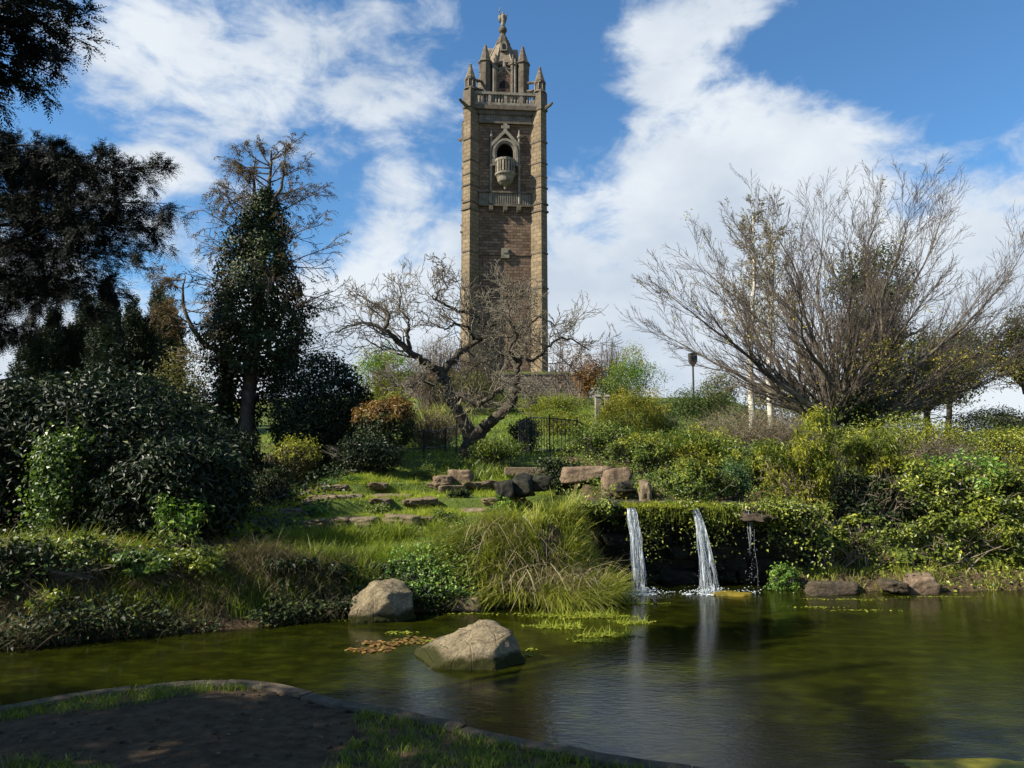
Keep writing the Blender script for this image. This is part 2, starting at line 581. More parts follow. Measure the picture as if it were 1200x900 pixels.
def H(x, y):
    x = np.asarray(x, float)
    y = np.asarray(y, float)
    inx = sst(-13.0, -11.5, x) * (1 - sst(14.5, 16.0, x))
    sf = shore_far(x)
    sn = shore_near(x)
    e = y - sf
    # far bank, by stretches of the shore
    left = 0.62 * sst(0, 0.95, e) + 0.10 * np.maximum(0, e - 0.6)
    cen = 0.50 * sst(0, 0.75, e) + 0.205 * np.maximum(0, e - 0.6)
    fall = -0.12 + 1.28 * sst(0.72, 0.86, e) + 0.02 * np.maximum(0, e - .8) + 0.22 * np.maximum(0, e - 1.8)
    right = 0.22 * sst(0, 0.5, e) + 0.85 * sst(0.9, 2.4, e) + 0.30 * np.maximum(0, e - 2.2)
    wl = 1 - sst(-4.6, -3.0, x)
    wf = sst(1.15, 1.40, x) * (1 - sst(3.75, 4.5, x))
    wr = sst(3.75, 4.5, x)
    wc = np.clip(1 - wl - wf - wr, 0, 1)
    b = wl * left + wf * fall + wr * right + wc * cen
    # grassy steps in the middle
    st = 0.25
    q = b / st + 0.16 * wob(x, y, 1.7, 2)
    stepped = st * (np.floor(q) + sst(0.84, 0.99, q - np.floor(q)))
    wst = wc * sst(0.7, 1.2, e) * (1 - sst(5.6, 6.6, e))
    b = b * (1 - 0.92 * wst) + stepped * 0.92 * wst
    # mound under the sedge
    b = b + 0.54 * np.exp(-(((x - 0.25) / 1.0) ** 2 + ((y - 10.65) / 0.68) ** 2)) * sst(0, 0.35, e)
    b = b + 0.42 * np.exp(-(((x - 0.95) / 0.42) ** 2 + ((y - 11.25) / 0.5) ** 2)) * sst(0, 0.5, e) * (1 - wf)
    # hollow of the little stream above the fall
    b = b - 0.10 * np.exp(-(((x - 1.75) / 0.35) ** 2 + ((y - 12.3) / 0.8) ** 2))
    bank = np.minimum(b, 1.95 + 0.03 * np.clip(y - 14, -6, 6))
    # the hill behind
    a = x / np.maximum(y, 1.0)
    hf = (1 - sst(0.27, 0.50, a)) * (0.80 + 0.20 * sst(-0.6, -0.2, a))
    hill = 0.134 * np.clip(y - 20.5, 0, 33.5) * hf
    terr = 1.95 * sst(TERR_Y - 0.1, TERR_Y + 0.2, y) * sst(-11, -9, x) * (1 - sst(4.4, 4.7, x))
    drop = -12 * sst(75, 170, y) - 18 * sst(170, 500, y) - 6.0 * sst(0.34, 0.7, a) * sst(24, 60, y) + 1.2 * (1 - sst(-30, -14, x)) * 0
    land = bank + hill + terr + drop + 0.04 * wob(x, y, 0.9, 3) * sst(12, 18, y) + 0.018 * wob(x, y, 4.0, 3)
    # near bank
    g = sn - y
    near = 0.105 + 0.05 * sst(0.2, 1.6, g) + (0.022 * wob(x, y, 2.4, 3) + 0.012 * wob(x, y, 7.5, 3)) * sst(0.15, 0.6, g)
    floor = -0.55
    t_far = sst(-0.5, 0.0, e)
    t_near = sst(-0.02, 0.12, g)
    pond = floor * (1 - t_far) - 0.03 * t_far
    far = np.where(e > 0, land - 0.03 * (1 - sst(0, .1, e)), pond)
    z = far * (1 - t_near) + near * t_near
    out = 0.15 + 0.05 * wob(x, y, 0.5, 2)
    behind = bank * sst(8, 14, y) + hill + drop + out
    return z * inx + behind * (1 - inx)


def Hs(x, y):
    return float(H(np.array([x]), np.array([y]))[0])


def ground(u, v, y0=3.5, y1=80):
    """where the sight line u, v meets the land"""
    d = pdir(u, v)
    ys = np.concatenate([np.arange(y0, 22, 0.03), np.arange(22, y1, 0.2)])
    xs = ys * d.x / d.y
    zs = EYE + ys * d.z / d.y
    hh = np.maximum(H(xs, ys), 0.0)
    k = np.argmax(zs < hh)
    return Vector((xs[k], ys[k], hh[k]))


# land sheet
gx = np.concatenate([-np.geomspace(3000, 15, 26), np.arange(-14, 14.01, 0.11), np.geomspace(15, 3000, 26)])
gy = np.concatenate([[-60, -20, -6, 0, 2.0], np.arange(3.4, 17.5, 0.10), np.arange(17.6, 53.5, 0.6), np.arange(53.7, 54.6, 0.1), np.arange(55, 80, 1.0), np.geomspace(82, 3500, 26)])
GX, GY = np.meshgrid(gx, gy)
GZ = H(GX.ravel(), GY.ravel()).reshape(GX.shape)
V = np.stack([GX, GY, GZ], -1).reshape(-1, 3)
nx_ = len(gx)
i = np.arange(len(gy) - 1)[:, None] * nx_
j = np.arange(nx_ - 1)[None, :]
q0 = (i + j).ravel()
F = np.concatenate([np.stack([q0, q0 + 1, q0 + nx_ + 1], -1), np.stack([q0, q0 + nx_ + 1, q0 + nx_], -1)])
# how grassy the soil is (tint): trodden earth near the camera, turf on the far steps
e_ = V[:, 1] - shore_far(V[:, 0])
grassy = 0.25 + 0.45 * sst(0.6, 1.2, e_) * sst(-4.6, -3.2, V[:, 0]) * (1 - sst(1.0, 1.6, V[:, 0])) + 0.35 * sst(19, 24, V[:, 1]) + 0.42 * sst(4.5, 7.0, V[:, 0]) * sst(11.0, 13.0, V[:, 1]) * (1 - sst(19, 24, V[:, 1]))
m, t, b = mat_new('land_soil')
a_ = NT(t, 'ShaderNodeAttribute', attribute_name='tint')
nn = tnoise(t, 3.0, 8, 0.65)
mm = NT(t, 'ShaderNodeMath', operation='ADD')
t.links.new(a_.outputs['Fac'], mm.inputs[0])
sc_ = NT(t, 'ShaderNodeMath', operation='MULTIPLY_ADD')
t.links.new(nn, sc_.inputs[0])
sc_.inputs[1].default_value = 0.9
sc_.inputs[2].default_value = -0.45
t.links.new(sc_.outputs[0], mm.inputs[1])
soil = ramp(t, [(.3, (.034, .022, .012)), (.5, (.08, .054, .032)), (.72, (.135, .098, .062))], tnoise(t, 9, 9, 0.7))
turf = ramp(t, [(.3, (.05, .075, .015)), (.7, (.10, .14, .025))], tnoise(t, 14, 6, 0.7))
mx = NT(t, 'ShaderNodeMix', data_type='RGBA')
fr = ramp(t, [(.42, (0, 0, 0)), (.6, (1, 1, 1))], mm.outputs[0])
t.links.new(fr, mx.inputs['Factor'])
t.links.new(soil, mx.inputs['A'])
t.links.new(turf, mx.inputs['B'])
t.links.new(mx.outputs['Result'], b.inputs['Base Color'])
b.inputs['Roughness'].default_value = 0.95
b.inputs['Specular IOR Level'].default_value = 0.15
bump(t, b, tnoise(t, 16, 9, 0.75), 0.9, 0.05)
mb = MB()
mb.add(V, F, grassy)
mb.obj('ground', m, smooth=True, kind='structure')

# pond
m, t, b = mat_new('pond_water')
co = NT(t, 'ShaderNodeTexCoord')
mp = NT(t, 'ShaderNodeMapping')
mp.inputs['Scale'].default_value = (1.0, 1.6, 1.0)
t.links.new(co.outputs['Object'], mp.inputs[0])
weed = ramp(t, [(.30, (.004, .0052, .0005)), (.50, (.010, .0125, .0010)), (.64, (.019, .0225, .0015)), (.8, (.032, .035, .0025))],
            tnoise(t, 3.4, 9, 0.66, dist=0.3, vec=mp.outputs[0]))
t.links.new(weed, b.inputs['Base Color'])
b.inputs['Roughness'].default_value = 0.03
b.inputs['IOR'].default_value = 1.34
rip1 = NT(t, 'ShaderNodeTexWave', wave_type='RINGS', rings_direction='Z')
rip1.inputs['Scale'].default_value = 1.9
rip1.inputs['Distortion'].default_value = 5.5
rip1.inputs['Detail'].default_value = 4
rip1.inputs['Detail Scale'].default_value = 1.3
mp2 = NT(t, 'ShaderNodeMapping')
mp2.inputs['Location'].default_value = (-2.4, -11.2, 0)
t.links.new(co.outputs['Object'], mp2.inputs[0])
t.links.new(mp2.outputs[0], rip1.inputs['Vector'])
mp3 = NT(t, 'ShaderNodeMapping')
mp3.inputs['Scale'].default_value = (1.0, 2.1, 1.0)
mp3.inputs['Rotation'].default_value = (0, 0, .25)
t.links.new(co.outputs['Object'], mp3.inputs[0])
rn = tnoise(t, 11.0, 5, 0.6, dist=0.5, vec=mp3.outputs[0])
ad = NT(t, 'ShaderNodeMath', operation='MULTIPLY_ADD')
t.links.new(rip1.outputs['Fac'], ad.inputs[0])
ad.inputs[1].default_value = 0.10
t.links.new(rn, ad.inputs[2])
bump(t, b, ad.outputs[0], 0.34, 0.008)
xs = np.linspace(-12.6, 15.6, 120)
lo, hi = shore_near(xs) - 0.05, shore_far(xs) + 0.12 + 0.6 * sst(1.1, 1.5, xs) * (1 - sst(3.9, 4.5, xs))
lo = np.minimum(lo, hi - .05)
V = np.concatenate([np.stack([xs, lo, 0 * xs], 1), np.stack([xs, hi, 0 * xs], 1)])
k = np.arange(119)
F = np.concatenate([np.stack([k, k + 1, k + 121], 1), np.stack([k, k + 121, k + 120], 1)])
mb = MB()
mb.add(V, F)
mb.obj('pond_water', m, kind='structure')

# concrete kerb along the near edge
m_kerb = rough_mat('kerb_concrete', [(.3, (.035, .027, .018)), (.55, (.085, .068, .048)), (.8, (.15, .125, .092))], 7, .95, .7, .02)
kerb = bpy.data.objects.new('pond_kerb', None)
link(kerb, kind='structure')
prof = [(-0.10, -0.25), (-0.10, 0.10), (-0.085, 0.118), (0.04, 0.115), (0.07, 0.09), (0.075, -0.25)]
x_ = -6.5
kr = np.random.default_rng(21)
while x_ < 5.2:
    ln_ = kr.uniform(.5, .8)
    xs = np.linspace(x_ + .006, x_ + ln_ - .006, 9)
    ys = shore_near(xs)
    tx, ty = np.gradient(xs), np.gradient(ys)
    tl = np.hypot(tx, ty)
    ox, oy = -ty / tl, tx / tl      # toward the water
    off, dz_ = kr.uniform(-.012, .012), kr.uniform(-.012, .008)
    wv = 0.010 * wob(xs, ys, 9, 3) + off
    V = np.stack([np.stack([xs + ox * (d + wv), ys + oy * (d + wv), z + dz_ * (z > 0) + 0 * xs + .008 * wob(xs, ys, 7, 2) * (z > 0)], 1) for d, z in prof], 1).reshape(-1, 3)
    n_ = len(prof)
    F = []
    for a in range(len(xs) - 1):
        for p in range(n_):
            p2 = (p + 1) % n_
            F += [[a * n_ + p, a * n_ + p2, (a + 1) * n_ + p2], [a * n_ + p, (a + 1) * n_ + p2, (a + 1) * n_ + p]]
    e0 = (len(xs) - 1) * n_
    for p in range(1, n_ - 1):
        F += [[0, p, p + 1], [e0, e0 + p + 1, e0 + p]]
    mb = MB()
    mb.add(V, F)
    mb.obj('kerb_stone', m_kerb, kerb)
    x_ += ln_

# ---------------------------------------------------------------- solids
def rock_arrays(dims, seed, planes=None, sub=4, rough=0.035, soft=14.0):
    """a broken stone: flat cleavage faces, softened edges, pitted skin"""
    r_ = np.random.default_rng(seed)
    bm = bmesh.new()
    bmesh.ops.create_icosphere(bm, subdivisions=sub, radius=1.0)
    bm.verts.ensure_lookup_table()
    D = np.array([v.co[:] for v in bm.verts])
    T = np.array([[v.index for v in f.verts] for f in bm.faces])
    bm.free()
    if planes == 'block':
        n = np.array([[0, 0, 1], [0, 0, -1], [1, 0, 0], [-1, 0, 0], [0, 1, 0], [0, -1, 0]], float)
        n = np.concatenate([nz(n + r_.normal(size=(6, 3)) * .13), nz(r_.normal(size=(5, 3)))])
        dd = np.concatenate([r_.uniform(0.78, .95, 6), r_.uniform(1.0, 1.18, 5)])
    elif planes is None:
        n = nz(r_.normal(size=(11, 3)))
        n = np.concatenate([n, [[0, 0, 1], [0, 0, -1], [1, 0, 0], [-1, 0, 0], [0, 1, 0], [0, -1, 0]]])
        dd = np.concatenate([r_.uniform(0.72, 1.0, 11), r_.uniform(0.62, 0.85, 6)])
    else:
        n = nz(np.array([p[:3] for p in planes], float))
        dd = np.array([p[3] for p in planes], float)
    proj = np.maximum(D @ n.T, 1e-3) / dd
    inv = (proj ** soft).sum(1) ** (1 / soft)
    P = D / inv[:, None]
    o = r_.uniform(0, 50, 3)
    nzv = np.array([mnoise.fractal(Vector(p * 2.6 + o), 0.8, 2.0, 5) for p in P])
    P = P * (1 + rough * nzv)[:, None]
    return P * np.asarray(dims), T


def add_rock(mb, loc, dims, seed, rz=0.0, **kw):
    P, T = rock_arrays(dims, seed, **kw)
    c, s = math.cos(rz), math.sin(rz)
    R = np.array([[c, -s, 0], [s, c, 0], [0, 0, 1]])
    mb.add(P @ R.T + np.asarray(loc), T)


def prism(mb, poly, z0, z1, mat=0, scale_top=1.0, ctr=(0, 0)):
    """upright prism over a plan polygon (counter-clockwise), convex"""
    p = np.asarray(poly, float)
    n = len(p)
    c = np.asarray(ctr, float)
    q = c + (p - c) * scale_top
    V = np.concatenate([np.c_[p, np.full(n, z0)], np.c_[q, np.full(n, z1)]])
    F = []
    for a in range(n):
        b2 = (a + 1) % n
        F += [[a, b2, n + b2], [a, n + b2, n + a]]
    for a in range(1, n - 1):
        F += [[0, a + 1, a], [n, n + a, n + a + 1]]
    mb.add(V, F, 0.5, mat)


def box(mb, c, s, mat=0, rz=0.0):
    x, y, z = np.asarray(s, float) / 2
    p = np.array([[-x, -y], [x, -y], [x, y], [-x, y]])
    if rz:
        p = p @ np.array([[math.cos(rz), math.sin(rz)], [-math.sin(rz), math.cos(rz)]])
    prism(mb, p + np.asarray(c[:2]), c[2] - z, c[2] + z, mat)


def lathe(mb, prof, c=(0, 0), n=10, mat=0, a0=0.0):
    a = np.arange(n) * 2 * math.pi / n + a0
    V = np.concatenate([np.c_[c[0] + r * np.cos(a), c[1] + r * np.sin(a), np.full(n, z)] for r, z in prof])
    F = []
    for k in range(len(prof) - 1):
        for s in range(n):
            s2 = (s + 1) % n
            F += [[k * n + s, k * n + s2, (k + 1) * n + s2], [k * n + s, (k + 1) * n + s2, (k + 1) * n + s]]
    e = (len(prof) - 1) * n
    for s in range(1, n - 1):
        F += [[0, s + 1, s], [e, e + s, e + s + 1]]
    mb.add(V, F, 0.5, mat)


def metre_uv(o):
    """UVs in metres: along the wall and up it"""
    me = o.data
    uv = me.uv_layers.new(name='UVMap')
    for p in me.polygons:
        n = p.normal
        if abs(n.z) > 0.8:
            tx_, ty_ = Vector((1, 0, 0)), Vector((0, 1, 0))
        else:
            tx_ = Vector((-n.y, n.x, 0)).normalized()
            ty_ = Vector((0, 0, 1))
        for li in p.loop_indices:
            co_ = me.vertices[me.loops[li].vertex_index].co
            uv.data[li].uv = (co_.dot(tx_), co_.dot(ty_))


def masonry(name, c1, c2, mortar, bw=0.5, rh=0.24, msz=0.02, dirt=0.5, bstr=0.7):
    m, t, b = mat_new(name)
    uvn = NT(t, 'ShaderNodeUVMap', uv_map='UVMap')
    # uneven courses
    ds = NT(t, 'ShaderNodeTexNoise')
    ds.inputs['Scale'].default_value = 1.6
    ds.inputs['Detail'].default_value = 4
    t.links.new(uvn.outputs[0], ds.inputs['Vector'])
    md = NT(t, 'ShaderNodeVectorMath', operation='MULTIPLY_ADD')
    t.links.new(ds.outputs['Color'], md.inputs[0])
    md.inputs[1].default_value = (0.10, 0.05, 0)
    t.links.new(uvn.outputs[0], md.inputs[2])
    br = NT(t, 'ShaderNodeTexBrick')
    br.inputs['Scale'].default_value = 1.0
    br.inputs['Brick Width'].default_value = bw
    br.inputs['Row Height'].default_value = rh
    br.inputs['Mortar Size'].default_value = msz
    br.inputs['Mortar Smooth'].default_value = 0.4
    br.inputs['Bias'].default_value = 0.0
    br.inputs['Color1'].default_value = (*c1, 1)
    br.inputs['Color2'].default_value = (*c2, 1)
    br.inputs['Mortar'].default_value = (*mortar, 1)
    t.links.new(md.outputs[0], br.inputs['Vector'])
    n1 = tnoise(t, 0.55, 7, 0.65)
    n2 = tnoise(t, 5.0, 7, 0.7)
    mxa = NT(t, 'ShaderNodeMix', data_type='RGBA', blend_type='MULTIPLY')
    mxa.inputs['Factor'].default_value = dirt
    t.links.new(br.outputs['Color'], mxa.inputs['A'])
    t.links.new(ramp(t, [(.32, (.42, .38, .34)), (.6, (1.15, 1.1, 1.05))], n1), mxa.inputs['B'])
    mxb = NT(t, 'ShaderNodeMix', data_type='RGBA', blend_type='MULTIPLY')
    mxb.inputs['Factor'].default_value = 0.6
    t.links.new(mxa.outputs['Result'], mxb.inputs['A'])
    t.links.new(ramp(t, [(.3, (.55, .52, .5)), (.7, (1.3, 1.25, 1.2))], n2), mxb.inputs['B'])
    t.links.new(mxb.outputs['Result'], b.inputs['Base Color'])
    b.inputs['Roughness'].default_value = 0.95
    b.inputs['Specular IOR Level'].default_value = 0.15
    hh = NT(t, 'ShaderNodeMath', operation='MULTIPLY_ADD')
    t.links.new(br.outputs['Fac'], hh.inputs[0])
    hh.inputs[1].default_value = -0.7
    t.links.new(n2, hh.inputs[2])
    bump(t, b, hh.outputs[0], bstr, 0.06)
    return m


M['tower'] = masonry('tower_rubble', (.10, .07, .05), (.195, .14, .10), (.065, .052, .04))
M['quoin'] = masonry('tower_ashlar', (.205, .168, .115), (.16, .13, .088), (.10, .082, .058), 0.62, 0.34, 0.018, .5, .8)
M['trim'] = rough_mat('carved_limestone', [(.3, (.10, .088, .068)), (.55, (.20, .178, .14)), (.8, (.29, .262, .21))], 2.2, .95, .7, .05)
M['darktrim'] = rough_mat('sooty_limestone', [(.3, (.05, .042, .032)), (.6, (.12, .10, .075)), (.85, (.20, .17, .13))], 2.2, .95, .7, .05)
M['spire'] = masonry('spire_stone', (.20, .172, .128), (.155, .133, .098), (.085, .07, .055), .55, .22, .02, .5, .6)
M['wallstone'] = masonry('terrace_stone', (.20, .175, .145), (.13, .115, .10), (.08, .07, .06), .4, .2, .03, .5, .9)
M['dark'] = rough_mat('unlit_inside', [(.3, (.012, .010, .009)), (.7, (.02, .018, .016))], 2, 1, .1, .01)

# ---------------------------------------------------------------- tower
TX, TY = -0.80, 60.0
YF = 57.34                      # front wall plane
Tz = lambda v, y=57.0: W(591, v, y).z
Tc = lambda v: Tz(v, 59.2 if v > 70 else 60.0)
T0 = Hs(TX, TY)
tower = thing('stone_tower', 'tall square red sandstone tower with corner buttresses, balcony and statue-topped spire', 'tower', (TX, TY, T0 - 0.3))


def tpart(name, mb_, mat, parent=None, uv=False, smooth=False):
    """tower pieces are given in tower plan x, y and true height z"""
    me = mb_.mesh(name, mat, smooth, (0, 0, T0 - 0.3))
    o = bpy.data.objects.new(name, me)
    if uv:
        metre_uv(o)
    return link(o, parent if parent is not None else tower)


zb, z_cor, z_bal, z_rail = T0 - 0.3, Tz(133), Tz(124), Tz(109)
RF = -2.66                      # plan: front wall at y = -2.66
# shaft: a front wall with a real arched opening, three plain walls
ZO0, ZO1, ZOA = Tz(191), Tz(178), Tz(166.5)
OW = 0.68
mb = MB()
ar = [(-OW, ZO0), (-OW, ZO1)]
for k in range(1, 7):
    f = k / 6
    ar.append((-OW * math.cos(f * math.pi / 2) ** 1.15, ZO1 + (ZOA - ZO1) * math.sin(f * math.pi / 2) ** 0.9))
ar += [(-x, z) for x, z in ar[-2::-1]]
wl = 2.66
bmw = bmesh.new()
outer = [bmw.verts.new((x, RF, z)) for x, z in ((-wl, zb), (wl, zb), (wl, Tz(124)), (-wl, Tz(124)))]
inner = [bmw.verts.new((x, RF, z)) for x, z in ar]
ed = [bmw.edges.new((outer[k], outer[(k + 1) % 4])) for k in range(4)] + [bmw.edges.new((inner[k], inner[(k + 1) % len(inner)])) for k in range(len(inner))]
bmesh.ops.triangle_fill(bmw, use_beauty=True, edges=ed)
bmw.verts.index_update()
bmesh.ops.triangulate(bmw, faces=bmw.faces[:])
for f in bmw.faces:
    if f.normal.y > 0:
        f.normal_flip()
mb.add([v.co[:] for v in bmw.verts], [[v.index for v in f.verts] for f in bmw.faces])
bmw.free()
for (x0, y0, x1, y1) in ((wl, RF, wl, wl), (wl, wl, -wl, wl), (-wl, wl, -wl, RF)):
    mb.add([(x0, y0, zb), (x1, y1, zb), (x1, y1, Tz(124)), (x0, y0, Tz(124))], [[0, 1, 2], [0, 2, 3]])
tpart('wall', mb, M['tower'], uv=True)
# reveal and chamber behind the arch
mb = MB()
n = len(ar)
V = [(x, RF, z) for x, z in ar] + [(x, RF + 1.4, z) for x, z in ar]
mb.add(V, [[k, n + k, n + (k + 1) % n] for k in range(n)] + [[k, n + (k + 1) % n, (k + 1) % n] for k in range(n)] + [[n, n + k + 1, n + k] for k in range(1, n - 1)])
tpart('arch_recess', mb, M['dark'])
# buttresses
for sx in (-1, 1):
    for sy in (-1, 1):
        mb = MB()
        pl = [(2.05, -2.61), (2.87, -3.43), (3.43, -2.87), (2.61, -2.05)]
        pl = [(sx * x, -sy * y if sy > 0 else y) for x, y in pl]
        pl = [(sx * abs(x), sy * abs(y)) for x, y in [(2.05, 2.61), (2.87, 3.43), (3.43, 2.87), (2.61, 2.05)]]
        if sx * sy > 0:
            pl = pl[::-1]
        prism(mb, pl, zb, z_bal, scale_top=0.965, ctr=(sx * 2.3, sy * 2.3))
        bt = tpart('buttress', mb, M['quoin'], uv=True)
        for v, th, g in ((165, .14, .07), (190, .12, .07), (206, .12, .06), (219, .12, .08), (238, .16, .10), (246.5, .16, .12), (296, .12, .06), (337, .14, .08), (127, .2, .1)):
            z = Tz(v)
            kk = 1 - 0.035 * (z - zb) / (z_bal - zb)
            cc = np.array((sx * 2.3, sy * 2.3))
            pp = cc + (np.array(pl) - cc) * kk
            ctr = pp.mean(0)
            pp = ctr + (pp - ctr) * (1 + g * 1.6)
            mb = MB()
            prism(mb, pp, z - th / 2, z + th / 2)
            tpart('string_course', mb, M['darktrim'], bt)
        # carved upright panel on the buttress head of the frieze
# friezes of upright ribs (two bands)
for (v0, v1, nm) in ((143, 133, 23), (240, 224.5, 23)):
    z0, z1 = Tz(v0), Tz(v1)
    mb = MB()
    box(mb, (0, RF - 0.03, (z0 + z1) / 2), (4.2, 0.10, z1 - z0))
    fz = tpart('frieze', mb, M['trim'])
    for k in range(nm):
        mb = MB()
        x = -2.0 + 4.0 * k / (nm - 1)
        box(mb, (x, RF - 0.13, (z0 + z1) / 2), (0.06, 0.11, z1 - z0 - 0.1))
        tpart('rib', mb, M['trim'], fz)
    for z, th in ((z0, .16), (z1, .12)):
        mb = MB()
        box(mb, (0, RF - 0.12, z), (4.3, 0.30, th))
        tpart('string_course', mb, M['darktrim'], fz)
# thin courses across the wall
for v in (247, 297, 338, 345, 190):
    mb = MB()
    box(mb, (0, RF - 0.02, Tz(v)), (4.3, 0.10, 0.14))
    tpart('string_course', mb, M['tower'], uv=True)
for x in (-1.15, 0.0, 1.1):
    mb = MB()
    box(mb, (x, RF - 0.16, Tz(243.5)), (0.34, 0.36, 0.36))
    prism(mb, [(x - .13, RF - .30), (x + .13, RF - .30), (x + .13, RF), (x - .13, RF)], Tz(248), Tz(246), scale_top=1.3, ctr=(x, RF))
    tpart('corbel', mb, M['darktrim'])
mb = MB()
box(mb, (0.02, RF - 0.10, Tz(296)), (0.62, 0.24, 0.80))
box(mb, (0.02, RF - 0.20, Tz(293.5)), (0.40, 0.16, 0.30))
tpart('carved_panel', mb, M['trim'])
# arch moulding: a band that follows the opening, with gable, finial and shafts
mb = MB()
for (o0, o1, yy) in ((0.0, 0.16, 0.18), (0.16, 0.36, 0.30)):
    P0 = np.array(ar[1:-1])
    c0 = np.array((0, ZO1))
    dirs = nz(P0 - c0 + np.array((0, 1e-6)))
    dirs[0], dirs[-1] = (-1, 0), (1, 0)
    A, B = P0 + dirs * o0, P0 + dirs * o1
    A = np.vstack([(A[0][0], ZO0 - .2), A, (A[-1][0], ZO0 - .2)])
    B = np.vstack([(B[0][0], ZO0 - .2), B, (B[-1][0], ZO0 - .2)])
    k = len(A)
    yf, yb_ = RF - yy, RF + 0.02
    V = np.concatenate([np.c_[A[:, 0], np.full(k, yf), A[:, 1]], np.c_[B[:, 0], np.full(k, yf), B[:, 1]], np.c_[A[:, 0], np.full(k, yb_), A[:, 1]], np.c_[B[:, 0], np.full(k, yb_), B[:, 1]]])
    F = []
    for a in range(k - 1):
        for (p, q) in ((0, 1), (2, 0), (1, 3)):
            F += [[p * k + a, q * k + a, q * k + a + 1], [p * k + a, q * k + a + 1, p * k + a + 1]]
    mb.add(V, F)
tpart('arch_moulding', mb, M['trim'])
mb = MB()
for sx in (-1, 1):
    a0, a1 = (sx * 1.12, Tz(172)), (0, Tz(155))
    V = [(a0[0], RF - .32, a0[1]), (a0[0], RF - .32, a0[1] + .34), (a1[0], RF - .32, a1[1]), (a1[0], RF - .32, a1[1] + .34)]
    V += [(x, RF, z) for x, y, z in V]
    mb.add(V, [[0, 1, 3], [0, 3, 2], [1, 5, 7], [1, 7, 3], [0, 2, 6], [0, 6, 4], [0, 4, 5], [0, 5, 1]])
box(mb, (0, RF - 0.16, Tz(150)), (0.30, 0.22, Tz(144) - Tz(157)))
box(mb, (0, RF - 0.18, Tz(148)), (0.66, 0.20, 0.26))
tpart('gable_hood', mb, M['trim'])
for x in (-1.14, 1.14):
    mb = MB()
    lathe(mb, [(.10, Tz(238)), (.10, Tz(196)), (.15, Tz(194)), (.15, Tz(193)), (.09, Tz(192)), (.09, Tz(161)), (.17, Tz(160)), (.17, Tz(158)), (.11, Tz(157)), (.02, Tz(150))], (x, RF - .16), 8)
    tpart('shaft', mb, M['trim'])
# oriel balcony
bal = None
mb = MB()
yc = RF - 0.22
RB = 0.80
lathe(mb, [(.08, Tz(221)), (.14, Tz(218)), (.38, Tz(216)), (.60, Tz(213)), (.68, Tz(208)), (.76, Tz(206.5)), (.84, Tz(205.5)), (.84, Tz(203.5)), (.78, Tz(203))], (0, yc), 16)
bal = tpart('balcony', mb, M['trim'])
for k in range(11):
    a = math.pi + k * math.pi / 10
    mb = MB()
    w = 0.16 if k % 2 == 0 else 0.075
    box(mb, (RB * 0.93 * math.cos(a), yc + RB * .93 * math.sin(a), (Tz(203) + Tz(190)) / 2), (w, 0.10, Tz(190) - Tz(203)), rz=a + math.pi / 2)
    tpart('baluster', mb, M['trim'], bal)
mb = MB()
lathe(mb, [(.74, Tz(190.5)), (.83, Tz(190)), (.85, Tz(187.5)), (.74, Tz(187))], (0, yc), 16)
tpart('handrail', mb, M['trim'], bal)
# cornice, gallery, balustrade
mb = MB()
box(mb, (0, -1.4, (Tz(133) + Tz(129)) / 2), (4.9, 3.1, Tz(129) - Tz(133)))
prism(mb, [(-2.95, -3.15), (2.95, -3.15), (2.95, 3.15), (-2.95, 3.15)], Tz(129), Tz(124))
tpart('cornice', mb, M['darktrim'])
for (x0, y0, x1, y1) in ((-2.7, -2.95, 2.7, -2.95), (2.95, -2.7, 2.95, 2.7), (-2.95, -2.7, -2.95, 2.7), (-2.7, 2.95, 2.7, 2.95)):
    L_ = math.hypot(x1 - x0, y1 - y0)
    an = math.atan2(y1 - y0, x1 - x0)
    mb = MB()
    box(mb, ((x0 + x1) / 2, (y0 + y1) / 2, z_rail - .08), (L_, 0.30, 0.22), rz=an)
    box(mb, ((x0 + x1) / 2, (y0 + y1) / 2, z_bal + .12), (L_, 0.26, 0.22), rz=an)
    bs = tpart('balustrade', mb, M['trim'])
    nb = 21
    for k in range(nb):
        f = (k + .5) / nb
        pier = k % 5 == 0
        mb = MB()
        zc0, zc1 = z_bal + .22, z_rail - .18
        if pier:
            box(mb, (x0 + (x1 - x0) * f, y0 + (y1 - y0) * f, (zc0 + zc1) / 2), (0.24, 0.24, zc1 - zc0), rz=an)
        else:
            h = zc1 - zc0
            lathe(mb, [(.05, zc0), (.085, zc0 + .3 * h), (.05, zc0 + .65 * h), (.08, zc1)], (x0 + (x1 - x0) * f, y0 + (y1 - y0) * f), 6)
        tpart('baluster', mb, M['trim'], bs)
